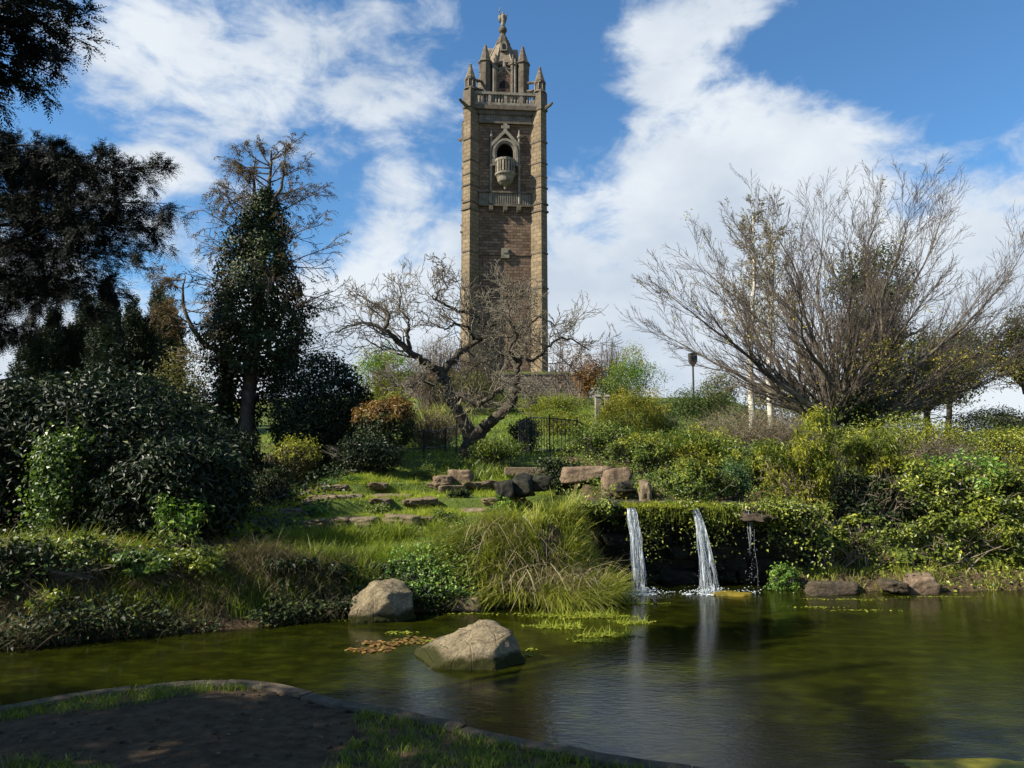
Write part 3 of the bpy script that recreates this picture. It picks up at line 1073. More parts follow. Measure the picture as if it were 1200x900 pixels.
# corner turrets with spirelets, gargoyles
for sx in (-1, 1):
    for sy in (-1, 1):
        cx_, cy_ = sx * 2.86, sy * 2.86
        mb = MB()
        prism(mb, [(cx_ + .60 * math.cos(q), cy_ + .60 * math.sin(q)) for q in np.arange(4) * math.pi / 2], z_bal - .2, Tz(107))
        lathe(mb, [(.58, Tz(107)), (.50, Tz(105)), (.42, Tz(104)), (.40, Tz(97)), (.50, Tz(96)), (.50, Tz(94)), (.40, Tz(93))], (cx_, cy_), 8)
        tu = tpart('corner_turret', mb, M['darktrim'])
        mb = MB()
        lathe(mb, [(.45, Tz(93)), (.40, Tz(91.5)), (.14, Tz(79.5)), (.16, Tz(79)), (.10, Tz(78.3)), (.13, Tz(76.8)), (.03, Tz(75))], (cx_, cy_), 8)
        tpart('spirelet', mb, M['spire'], tu, uv=True)
        for k in range(8):
            a = k * math.pi / 4 + math.pi / 8
            mb = MB()
            box(mb, (cx_ + .44 * math.cos(a), cy_ + .44 * math.sin(a), (Tz(104) + Tz(96.5)) / 2), (.07, .07, Tz(96.5) - Tz(104)), rz=a)
            tpart('colonnette', mb, M['trim'], tu)
        mb = MB()
        dx, dy = sx / math.sqrt(2), sy / math.sqrt(2)
        tube(mb, [(cx_ + dx * .25, cy_ + dy * .25, Tz(129)), (cx_ + dx * .7, cy_ + dy * .7, Tz(126)), (cx_ + dx * 1.05, cy_ + dy * 1.05, Tz(125)), (cx_ + dx * 1.28, cy_ + dy * 1.28, Tz(123))], [.17, .15, .12, .10], 6)
        tpart('gargoyle', mb, M['darktrim'])
        # flying buttress from turret to lantern
        mb = MB()
        P = [(cx_ - dx * (.3 + 1.5 * f), cy_ - dy * (.3 + 1.5 * f), Tz(100) + (Tz(93) - Tz(100)) * f - .45 * math.sin(f * math.pi) * 0.6) for f in np.linspace(0, 1, 6)]
        tube(mb, P, [.17] * 6, 4)
        P = [(cx_ - dx * (.3 + 1.5 * f), cy_ - dy * (.3 + 1.5 * f), Tz(92) + (Tz(87) - Tz(92)) * f) for f in np.linspace(0, 1, 4)]
        tube(mb, P, [.13] * 4, 4)
        tpart('flying_buttress', mb, M['darktrim'])
        # inner pinnacle
        ix, iy = sx * 1.58, sy * 1.58
        mb = MB()
        lathe(mb, [(.52, z_bal), (.52, Tc(82)), (.64, Tc(81)), (.60, Tc(79.5)), (.48, Tc(79)), (.14, Tc(68)), (.14, Tc(67.3)), (.03, Tc(65))], (ix, iy), 8)
        tpart('pinnacle', mb, M['darktrim'])
        mb = MB()
        lathe(mb, [(.15, Tc(93)), (.17, Tc(84)), (.24, Tc(83)), (.12, Tc(82)), (.17, Tc(81)), (.04, Tc(80))], (sx * 1.95, sy * 1.75), 7)
        tpart('crocket', mb, M['darktrim'])
for k in range(8):
    a = k * math.pi / 4 + math.pi / 8
    mb = MB()
    lathe(mb, [(.22, z_bal), (.22, Tc(84)), (.30, Tc(83)), (.29, Tc(81)), (.20, Tc(80.5)), (.07, Tc(73)), (.10, Tc(72.4)), (.02, Tc(70.5))], (1.90 * math.cos(a), 1.90 * math.sin(a)), 7)
    tpart('pinnacle', mb, M['darktrim'])
# lantern drum and gables
mb = MB()
a8 = np.arange(8) * math.pi / 4 + math.pi / 8
prism(mb, [(1.76 * math.cos(q), 1.76 * math.sin(q)) for q in a8], z_bal, Tc(80))
tpart('lantern', mb, M['darktrim'])
for k in range(4):
    a = -math.pi / 2 + k * math.pi / 2
    ca, sa = math.cos(a), math.sin(a)

    def fp(x, d, z):      # x along the face, d out from the drum
        return (ca * d - sa * x, sa * d + ca * x, z)
    mb = MB()
    z0, z1, z2 = z_bal, Tc(97), Tc(87)
    for (hw, dd, zz0, zz1, zz2) in ((.86, 1.74, z0, z1, z2),):
        V = [fp(-hw, dd, zz0), fp(hw, dd, zz0), fp(hw, dd, zz1), fp(0, dd, zz2), fp(-hw, dd, zz1)]
        V += [fp(-hw, 1.2, zz0), fp(hw, 1.2, zz0), fp(hw, 1.2, zz1), fp(0, 1.2, zz2), fp(-hw, 1.2, zz1)]
        mb.add(V, [[0, 1, 2], [0, 2, 4], [4, 2, 3], [1, 6, 7], [1, 7, 2], [2, 7, 8], [2, 8, 3], [3, 8, 9], [3, 9, 4], [4, 9, 5], [4, 5, 0]])
    gb = tpart('gable', mb, M['tower'], uv=True)
    mb = MB()
    for sx in (-1, 1):
        tube(mb, [fp(sx * .9, 1.76, z1 - .05), fp(0, 1.76, z2 + .05)], [.10, .10], 4)
    tpart('coping', mb, M['trim'], gb)
    mb = MB()
    zd, zt = Tc(107), Tc(101)
    arc = [(-.42, Tc(110)), (-.42, zd)] + [(-.42 * math.cos(f), zd + (zt - zd) * math.sin(f)) for f in np.linspace(.3, math.pi - .3, 7)] + [(.42, zd), (.42, Tc(110))]
    V = [fp(x, 1.75, z) for x, z in arc]
    mb.add(V, [[0, q, q + 1] for q in range(1, len(arc) - 1)])
    tpart('door_opening', mb, M['dark'], gb)
    for sx in (-1, 1):
        mb = MB()
        x = sx * .90
        p = fp(x, 1.84, 0)
        lathe(mb, [(.13, z_bal), (.13, Tc(84)), (.20, Tc(83.3)), (.20, Tc(82)), (.12, Tc(81.5)), (.03, Tc(76))], p[:2], 8)
        tpart('shaft', mb, M['trim'], gb)
        mb = MB()
        arc2 = [fp(sx * (.9 - .85 * f), 1.82, Tc(84) - .5 * f * (1 - f) * 2.4 - (Tc(84) - Tc(86)) * f * .5) for f in np.linspace(0, 1, 6)]
        tube(mb, arc2, [.07] * 6, 4)
        tpart('ogee_rib', mb, M['trim'], gb)
    mb = MB()
    tube(mb, [fp(0, 1.78, Tc(86)), fp(0, 1.70, Tc(74))], [.14, .03], 5)
    tpart('finial', mb, M['trim'], gb)
# spire
mb = MB()
zz = [(1.62, Tc(83)), (1.56, Tc(80)), (1.38, Tc(76)), (.52, Tc(54.5))]
lathe(mb, [(r * 1.17, z) for r, z in zz], (0, 0), 8, a0=math.pi / 8)
sp = tpart('spire', mb, M['spire'], uv=True)
mb = MB()
lathe(mb, [(.60, Tc(55)), (.68, Tc(54)), (.68, Tc(52.3)), (.54, Tc(51.8)), (.56, Tc(49)), (.44, Tc(48.4)), (.42, Tc(45)), (.30, Tc(44)), (.22, Tc(40.5)), (.26, Tc(39.5))], (0, 0), 8, a0=math.pi / 8)
tpart('spire_crown', mb, M['darktrim'])
for k in range(8):
    a = k * math.pi / 4 + math.pi / 8
    mb = MB()
    tube(mb, [(1.66 * math.cos(a), 1.66 * math.sin(a), Tc(76.5)), (.60 * math.cos(a), .60 * math.sin(a), Tc(54.3))], [.08, .06], 4)
    tpart('rib', mb, M['trim'], sp)
for k in range(4):
    a = -math.pi / 2 + k * math.pi / 2
    ca, sa = math.cos(a), math.sin(a)

    def fp(x, d, z):
        return (ca * d - sa * x, sa * d + ca * x, z)
    mb = MB()
    zl, zm, zt = Tc(69), Tc(61), Tc(57.5)
    V = [fp(-.27, 1.32, zl), fp(.27, 1.32, zl), fp(.27, 1.32, zm), fp(0, 1.32, zt), fp(-.27, 1.32, zm)]
    V += [fp(-.27, .8, zl), fp(.27, .8, zl), fp(.27, .8, zm), fp(0, .8, zt), fp(-.27, .8, zm)]
    mb.add(V, [[0, 1, 2], [0, 2, 4], [4, 2, 3], [1, 6, 7], [1, 7, 2], [2, 7, 8], [2, 8, 3], [3, 8, 9], [3, 9, 4], [4, 9, 5], [4, 5, 0], [0, 5, 6], [0, 6, 1]])
    lu = tpart('lucarne', mb, M['trim'], sp)
    mb = MB()
    V = [fp(-.15, 1.33, zl + .12), fp(.15, 1.33, zl + .12), fp(.15, 1.33, zm - .1), fp(0, 1.33, zm + .05), fp(-.15, 1.33, zm - .1)]
    mb.add(V, [[0, 1, 2], [0, 2, 4], [4, 2, 3]])
    tpart('slit', mb, M['dark'], lu)
mb = MB()
zc = Tc(35.5)
lathe(mb, [(.10, zc - .42)] + [(.36 * math.cos(q), zc + .36 * math.sin(q)) for q in np.linspace(-1.25, 1.25, 9)] + [(.08, zc + .40)], (0, 0), 12)
tpart('ball', mb, M['darktrim'], smooth=True)
# winged figure on the ball, one mesh
mb = MB()
b0 = zc + .34
hh = Tc(14.5) - b0
lathe(mb, [(.16, b0), (.20, b0 + .04 * hh), (.17, b0 + .25 * hh), (.15, b0 + .45 * hh), (.13, b0 + .58 * hh), (.19, b0 + .68 * hh), (.21, b0 + .78 * hh), (.10, b0 + .84 * hh), (.06, b0 + .86 * hh), (.09, b0 + .90 * hh), (.105, b0 + .95 * hh), (.07, b0 + hh), (.01, b0 + 1.01 * hh)], (0.02, 0), 10)
sh = b0 + .80 * hh
tube(mb, [(-.14, 0, sh), (-.27, -.06, sh + .10), (-.32, -.06, sh + .34), (-.25, -.06, sh + .50), (-.22, -.05, sh + .66)], [.065, .06, .05, .045, .02], 6)
tube(mb, [(.16, 0, sh), (.32, -.05, sh - .06), (.38, -.12, sh + .06)], [.065, .055, .04], 6)
for sx in (-1, 1):
    V = [(sx * .05, .12, sh), (sx * .34, .22, sh + .16), (sx * .40, .26, sh - .12), (sx * .24, .22, sh - .62), (sx * .04, .16, sh - .4)]
    V += [(x, y + .05, z) for x, y, z in V]
    mb.add(V, [[0, 1, 2], [0, 2, 3], [0, 3, 4], [5, 7, 6], [5, 8, 7], [5, 9, 8], [0, 5, 6], [0, 6, 1], [1, 6, 7], [1, 7, 2], [2, 7, 8], [2, 8, 3], [3, 8, 9], [3, 9, 4], [4, 9, 5], [4, 5, 0]])
tpart('winged_statue', mb, M['trim'], smooth=True)

tower.rotation_euler = (0, 0, rad(5))

# terrace wall below the tower
tw = thing('terrace_wall', 'low rubble retaining wall in front of the tower foot', 'wall', (-1.0, TERR_Y - .3, Hs(0, TERR_Y - .6) - .6))
z0, z1 = Hs(0, TERR_Y - .8) - .6, W(640, 440, TERR_Y).z
mb = MB()
box(mb, (-2.6, TERR_Y - .15, (z0 + z1) / 2), (15.2, 0.5, z1 - z0))
o = mb.obj('masonry', M['wallstone'], tw)
metre_uv(o)
mb = MB()
xs = np.arange(-10.2, 5.0, 0.75)
mb_c = MB()
box(mb_c, (0, 0, 0), (0.74, 0.62, 0.12))
cm = mb_c.mesh('coping_stone', M['darktrim'])
for x in xs:
    o = bpy.data.objects.new('coping_stone', cm)
    o.location = Vector((x + .37, TERR_Y - .15 + random.uniform(-.012, .012), z1 + .058)) - tw.location
    link(o, tw)
mb = MB()
box(mb, (4.98 + .32, TERR_Y - .18, (z0 + z1) / 2 + .1), (0.62, 0.64, z1 - z0 + .28))
o = mb.obj('end_pier', M['wallstone'], tw)
metre_uv(o)

# ---------------------------------------------------------------- growing things
def pxm(d):
    return d / FPX * 1.01


def rot_about(d, ang, az):
    """turn direction d by ang, toward azimuth az around it"""
    d = d / np.linalg.norm(d)
    ref = np.array([0, 0, 1.0]) if abs(d[2]) < .9 else np.array([1.0, 0, 0])
    a = np.cross(d, ref)
    a /= np.linalg.norm(a)
    b = np.cross(d, a)
    return d * math.cos(ang) + (a * math.cos(az) + b * math.sin(az)) * math.sin(ang)


def grow(out, p, d, L, r, lvl, cfg):
    c = cfg[lvl]
    n = c['seg']
    pts, rs = [np.array(p, float)], [r]
    d = np.array(d, float)
    dirs = [d]
    for k in range(n):
        d = d + rng.normal(size=3) * c['wig'] + np.array([0, 0, c['up']])
        d /= np.linalg.norm(d)
        pts.append(pts[-1] + d * L / n)
        rs.append(r * (1 - (1 - c.get('end', .35)) * (k + 1) / n))
        dirs.append(d.copy())
    out.append((pts, rs, lvl))
    spawn(out, pts, rs, dirs, L, lvl, cfg)


def spawn(out, pts, rs, dirs, L, lvl, cfg):
    if lvl + 1 >= len(cfg):
        return
    c = cfg[lvl]
    k = c['kids']
    n = len(pts) - 1
    for q in range(k):
        f = c['f0'] + (1 - c['f0']) * (q + rng.random()) / k
        f = min(f, .999)
        a = int(f * n)
        g = f * n - a
        p = pts[a] * (1 - g) + pts[a + 1] * g
        rr = rs[a] * (1 - g) + rs[a + 1] * g
        dd = rot_about(dirs[a], c['ang'] * rng.uniform(.6, 1.3), rng.uniform(0, 6.28))
        grow(out, p, dd, L * c['len'] * rng.uniform(.55, 1.2) * (1.15 - .5 * f), min(rr * .8, rr * c['rad'] * rng.uniform(.8, 1.2)), lvl + 1, cfg)


def limb(out, path, rads, lvl, cfg, sub=5, jit=0.02):
    """a given main limb (world points), smoothed, that then branches by cfg"""
    P = np.array([tuple(p) for p in path], float)
    n = len(P)
    tt = np.linspace(0, n - 1, (n - 1) * sub + 1)
    Pp = np.vstack([2 * P[0] - P[1], P, 2 * P[-1] - P[-2]])
    pts = []
    for t_ in tt:
        k = min(int(t_), n - 2)
        f = t_ - k
        a, b, c, d = Pp[k], Pp[k + 1], Pp[k + 2], Pp[k + 3]
        pts.append(.5 * ((2 * b) + (-a + c) * f + (2 * a - 5 * b + 4 * c - d) * f * f + (-a + 3 * b - 3 * c + d) * f ** 3))
    pts = np.array(pts)
    pts[1:] += rng.normal(size=(len(pts) - 1, 3)) * jit
    rs = np.interp(tt, np.arange(n), rads)
    dirs = nz(np.gradient(pts, axis=0))
    L = np.linalg.norm(np.diff(pts, axis=0), axis=1).sum()
    out.append((list(pts), list(rs), lvl))
    spawn(out, list(pts), list(rs), list(dirs), L, lvl, cfg)


def wood(name, polys, lv, mat, parent, rmin=0.0, sides=(3, 4, 6, 9)):
    mb = MB()
    for pts, rs, l in polys:
        if l not in lv:
            continue
        rs = np.maximum(np.array(rs), rmin)
        R = rs[0]
        s = sides[0] if R < .008 else sides[1] if R < .025 else sides[2] if R < .08 else sides[3]
        tube(mb, pts, rs, s, 0.5, cap=R > .008)
    return mb.obj(name, mat, parent, smooth=True)


def tips(polys, lv, f0=.3):
    P, D = [], []
    for pts, rs, l in polys:
        if l in lv:
            A = np.array(pts)
            k = max(1, int(len(A) * f0))
            P.append(A[k:])
            D.append(np.gradient(A, axis=0)[k:])
    return np.concatenate(P), nz(np.concatenate(D))


def sprays(mb, P, D, Ls, needles=16, nl=.05, wr=.22, hang=.25, flat=True, tint=None):
    """feathery twigs: needles ranked on both sides of a short drooping axis"""
    n = len(P)
    D = nz(np.asarray(D, float))
    S = np.cross(D, np.array([0, 0, 1.0]))
    S = nz(S + 1e-4)
    if not flat:
        S = nz(S + rng.normal(size=(n, 3)) * .8)
    f = (np.arange(needles) + .5) / needles
    Ls = np.broadcast_to(np.asarray(Ls, float), (n,))
    sg = np.where(np.arange(needles) % 2 == 0, 1.0, -1.0)
    X = P[:, None, :] + D[:, None, :] * (Ls[:, None] * f[None])[..., None]
    X[..., 2] -= hang * Ls[:, None] * f[None] ** 2
    ax = D[:, None, :] * .7 + S[:, None, :] * sg[None, :, None] * 1.0 + rng.normal(size=(n, needles, 3)) * .22
    ax[..., 2] -= .2
    N = np.cross(D, S)[:, None, :] + rng.normal(size=(n, needles, 3)) * .35
    ll = nl * (1.15 - .6 * f)[None] * rng.uniform(.8, 1.2, (n, needles))
    tt = (rng.random((n, 1)) if tint is None else np.broadcast_to(tint, (n,))[:, None]) * np.ones((1, needles)) * .8 + .2 * rng.random((n, needles))
    leaves(mb, X.reshape(-1, 3), N.reshape(-1, 3), ll.ravel(), wr, .05, tt.ravel(), axis=ax.reshape(-1, 3))


def blob_leaves(mb, c, R, n, L, wr=.45, per=22, lump=.16, sig=.13, inner=.22, zmin=-.7, up=.55, floor=None, tint=None, droop=.25, lf=3.2, mat=0):
    c, R = np.asarray(c, float), np.asarray(R, float)
    lum = Lumps(lump, 8, lf)
    nc = max(6, int(n * (1 - inner) / per))
    D = sph(nc, zmin)
    fr = 1 - np.abs(rng.normal(0, .10, nc))
    ref_ = np.percentile(lum(sph(400, -.1)), 90)
    C = c + D * R * (lum(D) / ref_ * fr)[:, None]
    per_n = int(n * (1 - inner) / nc)
    P = np.repeat(C, per_n, 0) + rng.normal(size=(nc * per_n, 3)) * sig * R.mean() * np.array([1, 1, .75])
    ct = np.repeat(rng.normal(0, .16, nc), per_n)
    ni = int(n * inner)
    Di = sph(ni, zmin)
    Pi = c + Di * R * (lum(Di) / ref_ * rng.uniform(.35, .9, ni))[:, None]
    P = np.concatenate([P, Pi])
    ct = np.concatenate([ct, np.zeros(ni)])
    if floor is not None:
        fl = floor(P[:, 0], P[:, 1]) if callable(floor) else floor
        k = P[:, 2] > fl
        P, ct = P[k], ct[k]
    O = nz((P - c) / R)
    N = O * .75 + np.array([0, 0, up]) + rng.normal(size=P.shape) * .62
    t0 = rng.random(len(P)) ** 1.15 if tint is None else tint + (1 - tint) * rng.random(len(P))
    leaves(mb, P, N, L * rng.uniform(.6, 1.25, len(P)), wr, .12, np.clip(t0 * .85 + ct + .05, 0, 1), droop, mat=mat)


def twig_ball(mb, c, R, n, r0=.006, L=.5, zbase=None):
    """bare criss-cross twigs rising from the root and spraying out"""
    c, R = np.asarray(c, float), np.asarray(R, float)
    for _ in range(n):
        d = sph(1, -.1)[0]
        end = c + d * R * rng.uniform(.75, 1.08)
        st = np.array([c[0] + rng.normal() * R[0] * .25, c[1] + rng.normal() * R[1] * .25, zbase if zbase is not None else c[2] - R[2] * .9])
        mid = (st + end) / 2 + rng.normal(size=3) * R * .12
        mid[2] += R[2] * .15
        tt = np.linspace(0, 1, 6)[:, None]
        P = (1 - tt) ** 2 * st + 2 * tt * (1 - tt) * mid + tt ** 2 * end
        tube(mb, P, np.linspace(r0 * 1.5, r0 * .45, 6), 3, rng.random(), cap=False)
        for q in range(3):
            k = int(rng.integers(2, 5))
            dd = nz(end - P[k] + rng.normal(size=3) * R * .5)
            e2 = P[k] + dd * L * rng.uniform(.3, .9) * R.mean()
            tube(mb, [P[k], (P[k] + e2) / 2 + rng.normal(size=3) * .03, e2], [r0 * .7, r0 * .55, r0 * .35], 3, rng.random(), cap=False)


def bush(name, label, u, d, vtop, wpx, mat, n=6000, L=.06, wr=.45, ry=None, cat='bush', zb=None, lump=.16, sig=.13, group=None, twigs=26,
         twmat='greybark', zf=.5, up=.55, droop=.25, tint=None, per=22, inner=.22, lf=3.2, extra=None, extra_n=0, r0=.009):
    global rng
    rng = np.random.default_rng(zlib.crc32(label.encode()))
    top = W(u, vtop, d)
    z0 = Hs(top.x, d) if zb is None else zb
    h = max(.15, top.z - z0)
    rx = wpx / 2 * pxm(d)
    ry = rx * .8 if ry is None else ry
    t_ = thing(name, label, cat, (top.x, d, z0 - .04), 0, group)
    c = np.array([top.x, d, z0 + h * zf])
    R = np.array([rx, ry, h * (1 - zf)])
    mb = MB()
    mats = [M[mat]]
    blob_leaves(mb, c, R, n, L, wr, per, lump, sig, inner, -.95, up, floor=H, tint=tint, droop=droop, lf=lf)
    if extra:
        mats.append(M[extra])
        blob_leaves(mb, c + np.array([0, 0, R[2] * .25]), R * np.array([.98, .98, .85]), extra_n, L, wr, per, lump, sig, 0, -.1, up, floor=H, droop=droop, lf=lf, mat=1)
    mb.obj('foliage', mats, t_)
    if twigs:
        mb = MB()
        twig_ball(mb, c, R * .93, twigs, r0, .5, z0 - .03)
        mb.obj('stems', M[twmat], t_)
    return t_


def twig_bush(name, label, u, d, vtop, wpx, mat, n=160, r0=.006, cat='shrub', leafmat=None, ln=0, L=.05, ry=None, zf=.4):
    global rng
    rng = np.random.default_rng(zlib.crc32(label.encode()))
    top = W(u, vtop, d)
    z0 = Hs(top.x, d)
    h = max(.2, top.z - z0)
    rx = wpx / 2 * pxm(d)
    ry = rx * .8 if ry is None else ry
    t_ = thing(name, label, cat, (top.x, d, z0 - .04))
    c = np.array([top.x, d, z0 + h * zf])
    R = np.array([rx, ry, h * (1 - zf)])
    mb = MB()
    twig_ball(mb, c, R, n, r0, .6, z0 - .03)
    mb.obj('twigs', M[mat], t_)
    if leafmat:
        mb = MB()
        blob_leaves(mb, c, R, ln, L, .5, 12, .2, .2, .3, -.6, .4, floor=H)
        mb.obj('foliage', M[leafmat], t_)
    return t_


# ---------------------------------------------------------------- trees
# gnarled old tree on the terrace: main limbs as they stand, the rest grown crooked
GD = 18.0
g0 = W(548, 532, GD)
gnarled = thing('gnarled_tree', 'old leafless gnarled tree with twisted mossy limbs beside the iron railing', 'tree', (g0.x, GD, Hs(g0.x, GD) - .1))


def gp(*pts):
    return [W(u, v, GD + dy) for u, v, dy in pts]


tw = dict(seg=6, wig=.30, up=.02, kids=5, f0=.25, ang=1.0, len=.50, rad=.50, end=.45)
GC = [dict(kids=17, f0=.18, ang=.95, len=.42, rad=.34),
      dict(seg=9, wig=.27, up=.035, kids=6, f0=.15, ang=.8, len=.55, rad=.60, end=.35),
      dict(seg=6, wig=.22, up=.04, kids=3, f0=.2, ang=.75, len=.62, rad=.62, end=.45),
      dict(seg=4, wig=.2, up=.04, kids=0, f0=.2, ang=.9, len=.7, rad=.7, end=.5)]
gb_ = gp((548, 545, 0))[0]
polys = []
PX = pxm(GD) * .60
noK = [dict(kids=0, f0=.5, ang=1, len=.1, rad=.5)]
limb(polys, [gb_] + gp((550, 528, 0), (553, 514, 0), (545, 497, 0), (536, 480, -.1), (529, 467, -.1), (524, 452, 0), (519, 436, .1)), [22 * PX, 18 * PX, 15 * PX, 13 * PX, 11.5 * PX, 10 * PX, 9.5 * PX, 9 * PX], 0, noK)
limb(polys, gp((554, 520, 0), (566, 503, -.3), (582, 489, -.5), (598, 474, -.6), (605, 455, -.6), (607, 434, -.6)), [15 * PX, 12 * PX, 10 * PX, 9 * PX, 8 * PX, 6 * PX], 0, noK)
limb(polys, gp((519, 436, .1), (500, 427, -.2), (484, 414, -.5), (466, 398, -.6), (450, 387, -.7), (430, 378, -.6), (411, 382, -.3), (394, 390, 0)), [8.5 * PX, 7.5 * PX, 6.5 * PX, 5.5 * PX, 4.2 * PX, 2.8 * PX, 1.8 * PX, 1.2 * PX], 0, GC)
limb(polys, gp((519, 436, .1), (535, 417, .5), (553, 403, .8), (565, 386, 1.0), (556, 370, .9), (536, 364, .7), (517, 354, .6), (505, 346, .5)), [8 * PX, 7 * PX, 6.5 * PX, 5.5 * PX, 4 * PX, 3.2 * PX, 2.4 * PX, 1.5 * PX], 0, GC)
limb(polys, gp((553, 403, .8), (570, 395, .3), (586, 393, 0), (602, 395, -.3), (622, 402, -.6)), [5 * PX, 4 * PX, 3.4 * PX, 2.4 * PX, 1.3 * PX], 0, GC)
limb(polys, gp((565, 386, 1.0), (578, 373, 1.2), (586, 355, 1.4), (590, 340, 1.3), (612, 326, 1.0)), [4.5 * PX, 3.6 * PX, 2.6 * PX, 2 * PX, 1.1 * PX], 0, GC)
limb(polys, gp((530, 470, -.1), (541, 462, -.6), (552, 472, -.9), (566, 473, -1.1), (580, 461, -1.2), (592, 455, -1.1)), [6 * PX, 6 * PX, 5 * PX, 4.5 * PX, 3.5 * PX, 1.6 * PX], 0, GC)
limb(polys, gp((607, 434, -.6), (611, 418, -.8), (626, 421, -.9), (645, 404, -.8), (660, 397, -.6), (678, 402, -.2), (692, 412, 0)), [5 * PX, 3.6 * PX, 2.8 * PX, 2.4 * PX, 1.9 * PX, 1.4 * PX, .8 * PX], 0, GC)
limb(polys, gp((607, 440, -.6), (600, 424, -.2), (588, 418, .3), (570, 423, .6), (552, 432, .5)), [4 * PX, 2.8 * PX, 2.2 * PX, 1.8 * PX, 1 * PX], 0, GC)
limb(polys, gp((605, 452, -.6), (617, 456, -1.), (622, 464, -1.3), (629, 463, -1.4)), [4 * PX, 3 * PX, 2.2 * PX, 1. * PX], 0, GC)
limb(polys, gp((450, 387, -.7), (456, 372, -.5), (446, 360, -.3), (430, 352, -.1), (414, 340, 0)), [4 * PX, 3.2 * PX, 2.4 * PX, 1.6 * PX, .9 * PX], 0, GC)
limb(polys, gp((480, 410, -.5), (478, 392, -.8), (479, 375, -.9), (468, 362, -.9), (470, 345, -.8), (462, 325, -.6)), [4 * PX, 3.4 * PX, 2.6 * PX, 2 * PX, 1.4 * PX, .8 * PX], 0, GC)
limb(polys, gp((510, 352, .5), (516, 340, .4), (524, 338, .3), (518, 324, .3), (517, 306, .3)), [2.4 * PX, 1.9 * PX, 1.5 * PX, 1.1 * PX, .7 * PX], 0, GC)
limb(polys, gp((565, 386, 1.0), (590, 378, .2), (612, 384, -.3), (634, 372, -.6), (650, 380, -.6)), [3.6 * PX, 3 * PX, 2.4 * PX, 1.7 * PX, .9 * PX], 0, GC)
limb(polys, gp((608, 428, -.6), (598, 408, -1.), (606, 392, -1.3), (596, 372, -1.4), (604, 350, -1.3)), [4 * PX, 3 * PX, 2.4 * PX, 1.7 * PX, .9 * PX], 0, GC)
limb(polys, gp((522, 440, .1), (508, 450, -.7), (492, 446, -1.2), (476, 454, -1.5), (458, 448, -1.6)), [3.6 * PX, 2.8 * PX, 2.2 * PX, 1.6 * PX, .8 * PX], 0, GC)
limb(polys, gp((556, 400, .8), (548, 384, .2), (532, 380, -.2), (520, 386, -.4), (500, 376, -.4)), [3.6 * PX, 2.8 * PX, 2.2 * PX, 1.6 * PX, .8 * PX], 0, GC)
wood('trunk', polys, (0,), M['bark'], gnarled, sides=(5, 6, 8, 12))
wood('crown', polys, (1, 2, 3), M['twig'], gnarled, rmin=.0062)

# broad leafless tree with a fan of stems
BD = 20.0
b0 = W(985, 512, BD)
zb0 = Hs(b0.x, BD)
bare = thing('spreading_tree', 'broad leafless tree with many low stems fanning out above the yellow-green hedge', 'tree', (b0.x, BD, zb0 - .1))
BC = [dict(kids=25, f0=.20, ang=.40, len=.33, rad=.40),
      dict(seg=8, wig=.055, up=.03, kids=9, f0=.10, ang=.45, len=.44, rad=.48, end=.3),
      dict(seg=5, wig=.07, up=.045, kids=5, f0=.12, ang=.50, len=.50, rad=.55, end=.4),
      dict(seg=3, wig=.14, up=.03, kids=0, f0=.15, ang=.6, len=.5, rad=.6, end=.5)]
polys = []
ends = [(770, 345, 1.5, 7.5), (790, 300, -1.5, 7), (815, 265, 1.5, 7.5), (848, 246, -2, 8), (880, 235, 2, 7), (918, 226, -1, 7.5), (955, 215, 2.4, 7), (990, 208, -2.2, 7.5),
        (1030, 204, 1, 6.5), (1070, 212, -2, 7), (1110, 208, 1.8, 7), (1160, 228, -1.8, 7), (1215, 245, 1.2, 7), (1240, 300, -1, 6.5), (1225, 370, 1.5, 5.5), (790, 405, -1.6, 5.5), (1000, 240, -2.8, 6), (920, 280, -3, 6), (1090, 300, -3, 6), (860, 330, -2.6, 5.5), (1150, 330, 2.5, 5.5)]
for q_, (u, v, dy, rp) in enumerate(ends):
    if q_ % 4 == 3:
        continue
    rp *= 1.12
    s = W(985 + rng.uniform(-13, 13) + (u - 985) * .035, 500, BD + rng.uniform(-.3, .3) + dy * .08)
    s.z = zb0 - .05 + rng.uniform(0, .5)
    e = W(u, v + 44, BD + dy)
    path = []
    side = (e.x - s.x)
    hub = Vector((b0.x + (u - 985) * .0022, BD + dy * .06, zb0 + rng.uniform(.55, 1.0)))
    path = [Vector((b0.x + (u - 985) * .0007 + rng.normal() * .05, BD + rng.normal() * .08, zb0 - .1))]
    s = hub
    for f in (0, .17, .36, .56, .78, 1):
        p = s.lerp(e, f)
        up = math.sin(f * math.pi) * (.34 - abs(side) * .075)
        p.z += up
        p.x += rng.normal() * .10
        p.y += rng.normal() * .10
        path.append(p)
    r = rp * pxm(BD) * .74
    limb(polys, path, [r, r * .8, r * .6, r * .42, r * .27, r * .15, r * .06], 0, BC, jit=.012)
wood('trunk', polys, (0,), M['greybark'], bare, sides=(4, 5, 6, 8))
wood('crown', polys, (1, 2, 3), M['palebrush'], bare, rmin=.0042)
mb = MB()
P, D = tips(polys, (2, 3), .4)
k = rng.random(len(P)) < np.clip(.002 + .05 * (P[:, 2] < 5.0) * (P[:, 0] > 8.6) * .7, 0, 1)
P = P[k]
P = np.repeat(P, 9, 0) + rng.normal(size=(len(P) * 9, 3)) * .10
leaves(mb, P, rng.normal(size=P.shape) + [0, 0, .5], .075 * rng.uniform(.6, 1.2, len(P)), .5)
mb.obj('young_leaves', M['yellow'], bare)
mb = MB()
blob_leaves(mb, (b0.x + .35, BD - .3, zb0 + .8), (.75, .5, 1.5), 3800, .085, .8, 16, .25, .12, .2, -.8)
mb.obj('ivy', M['ivy'], bare)

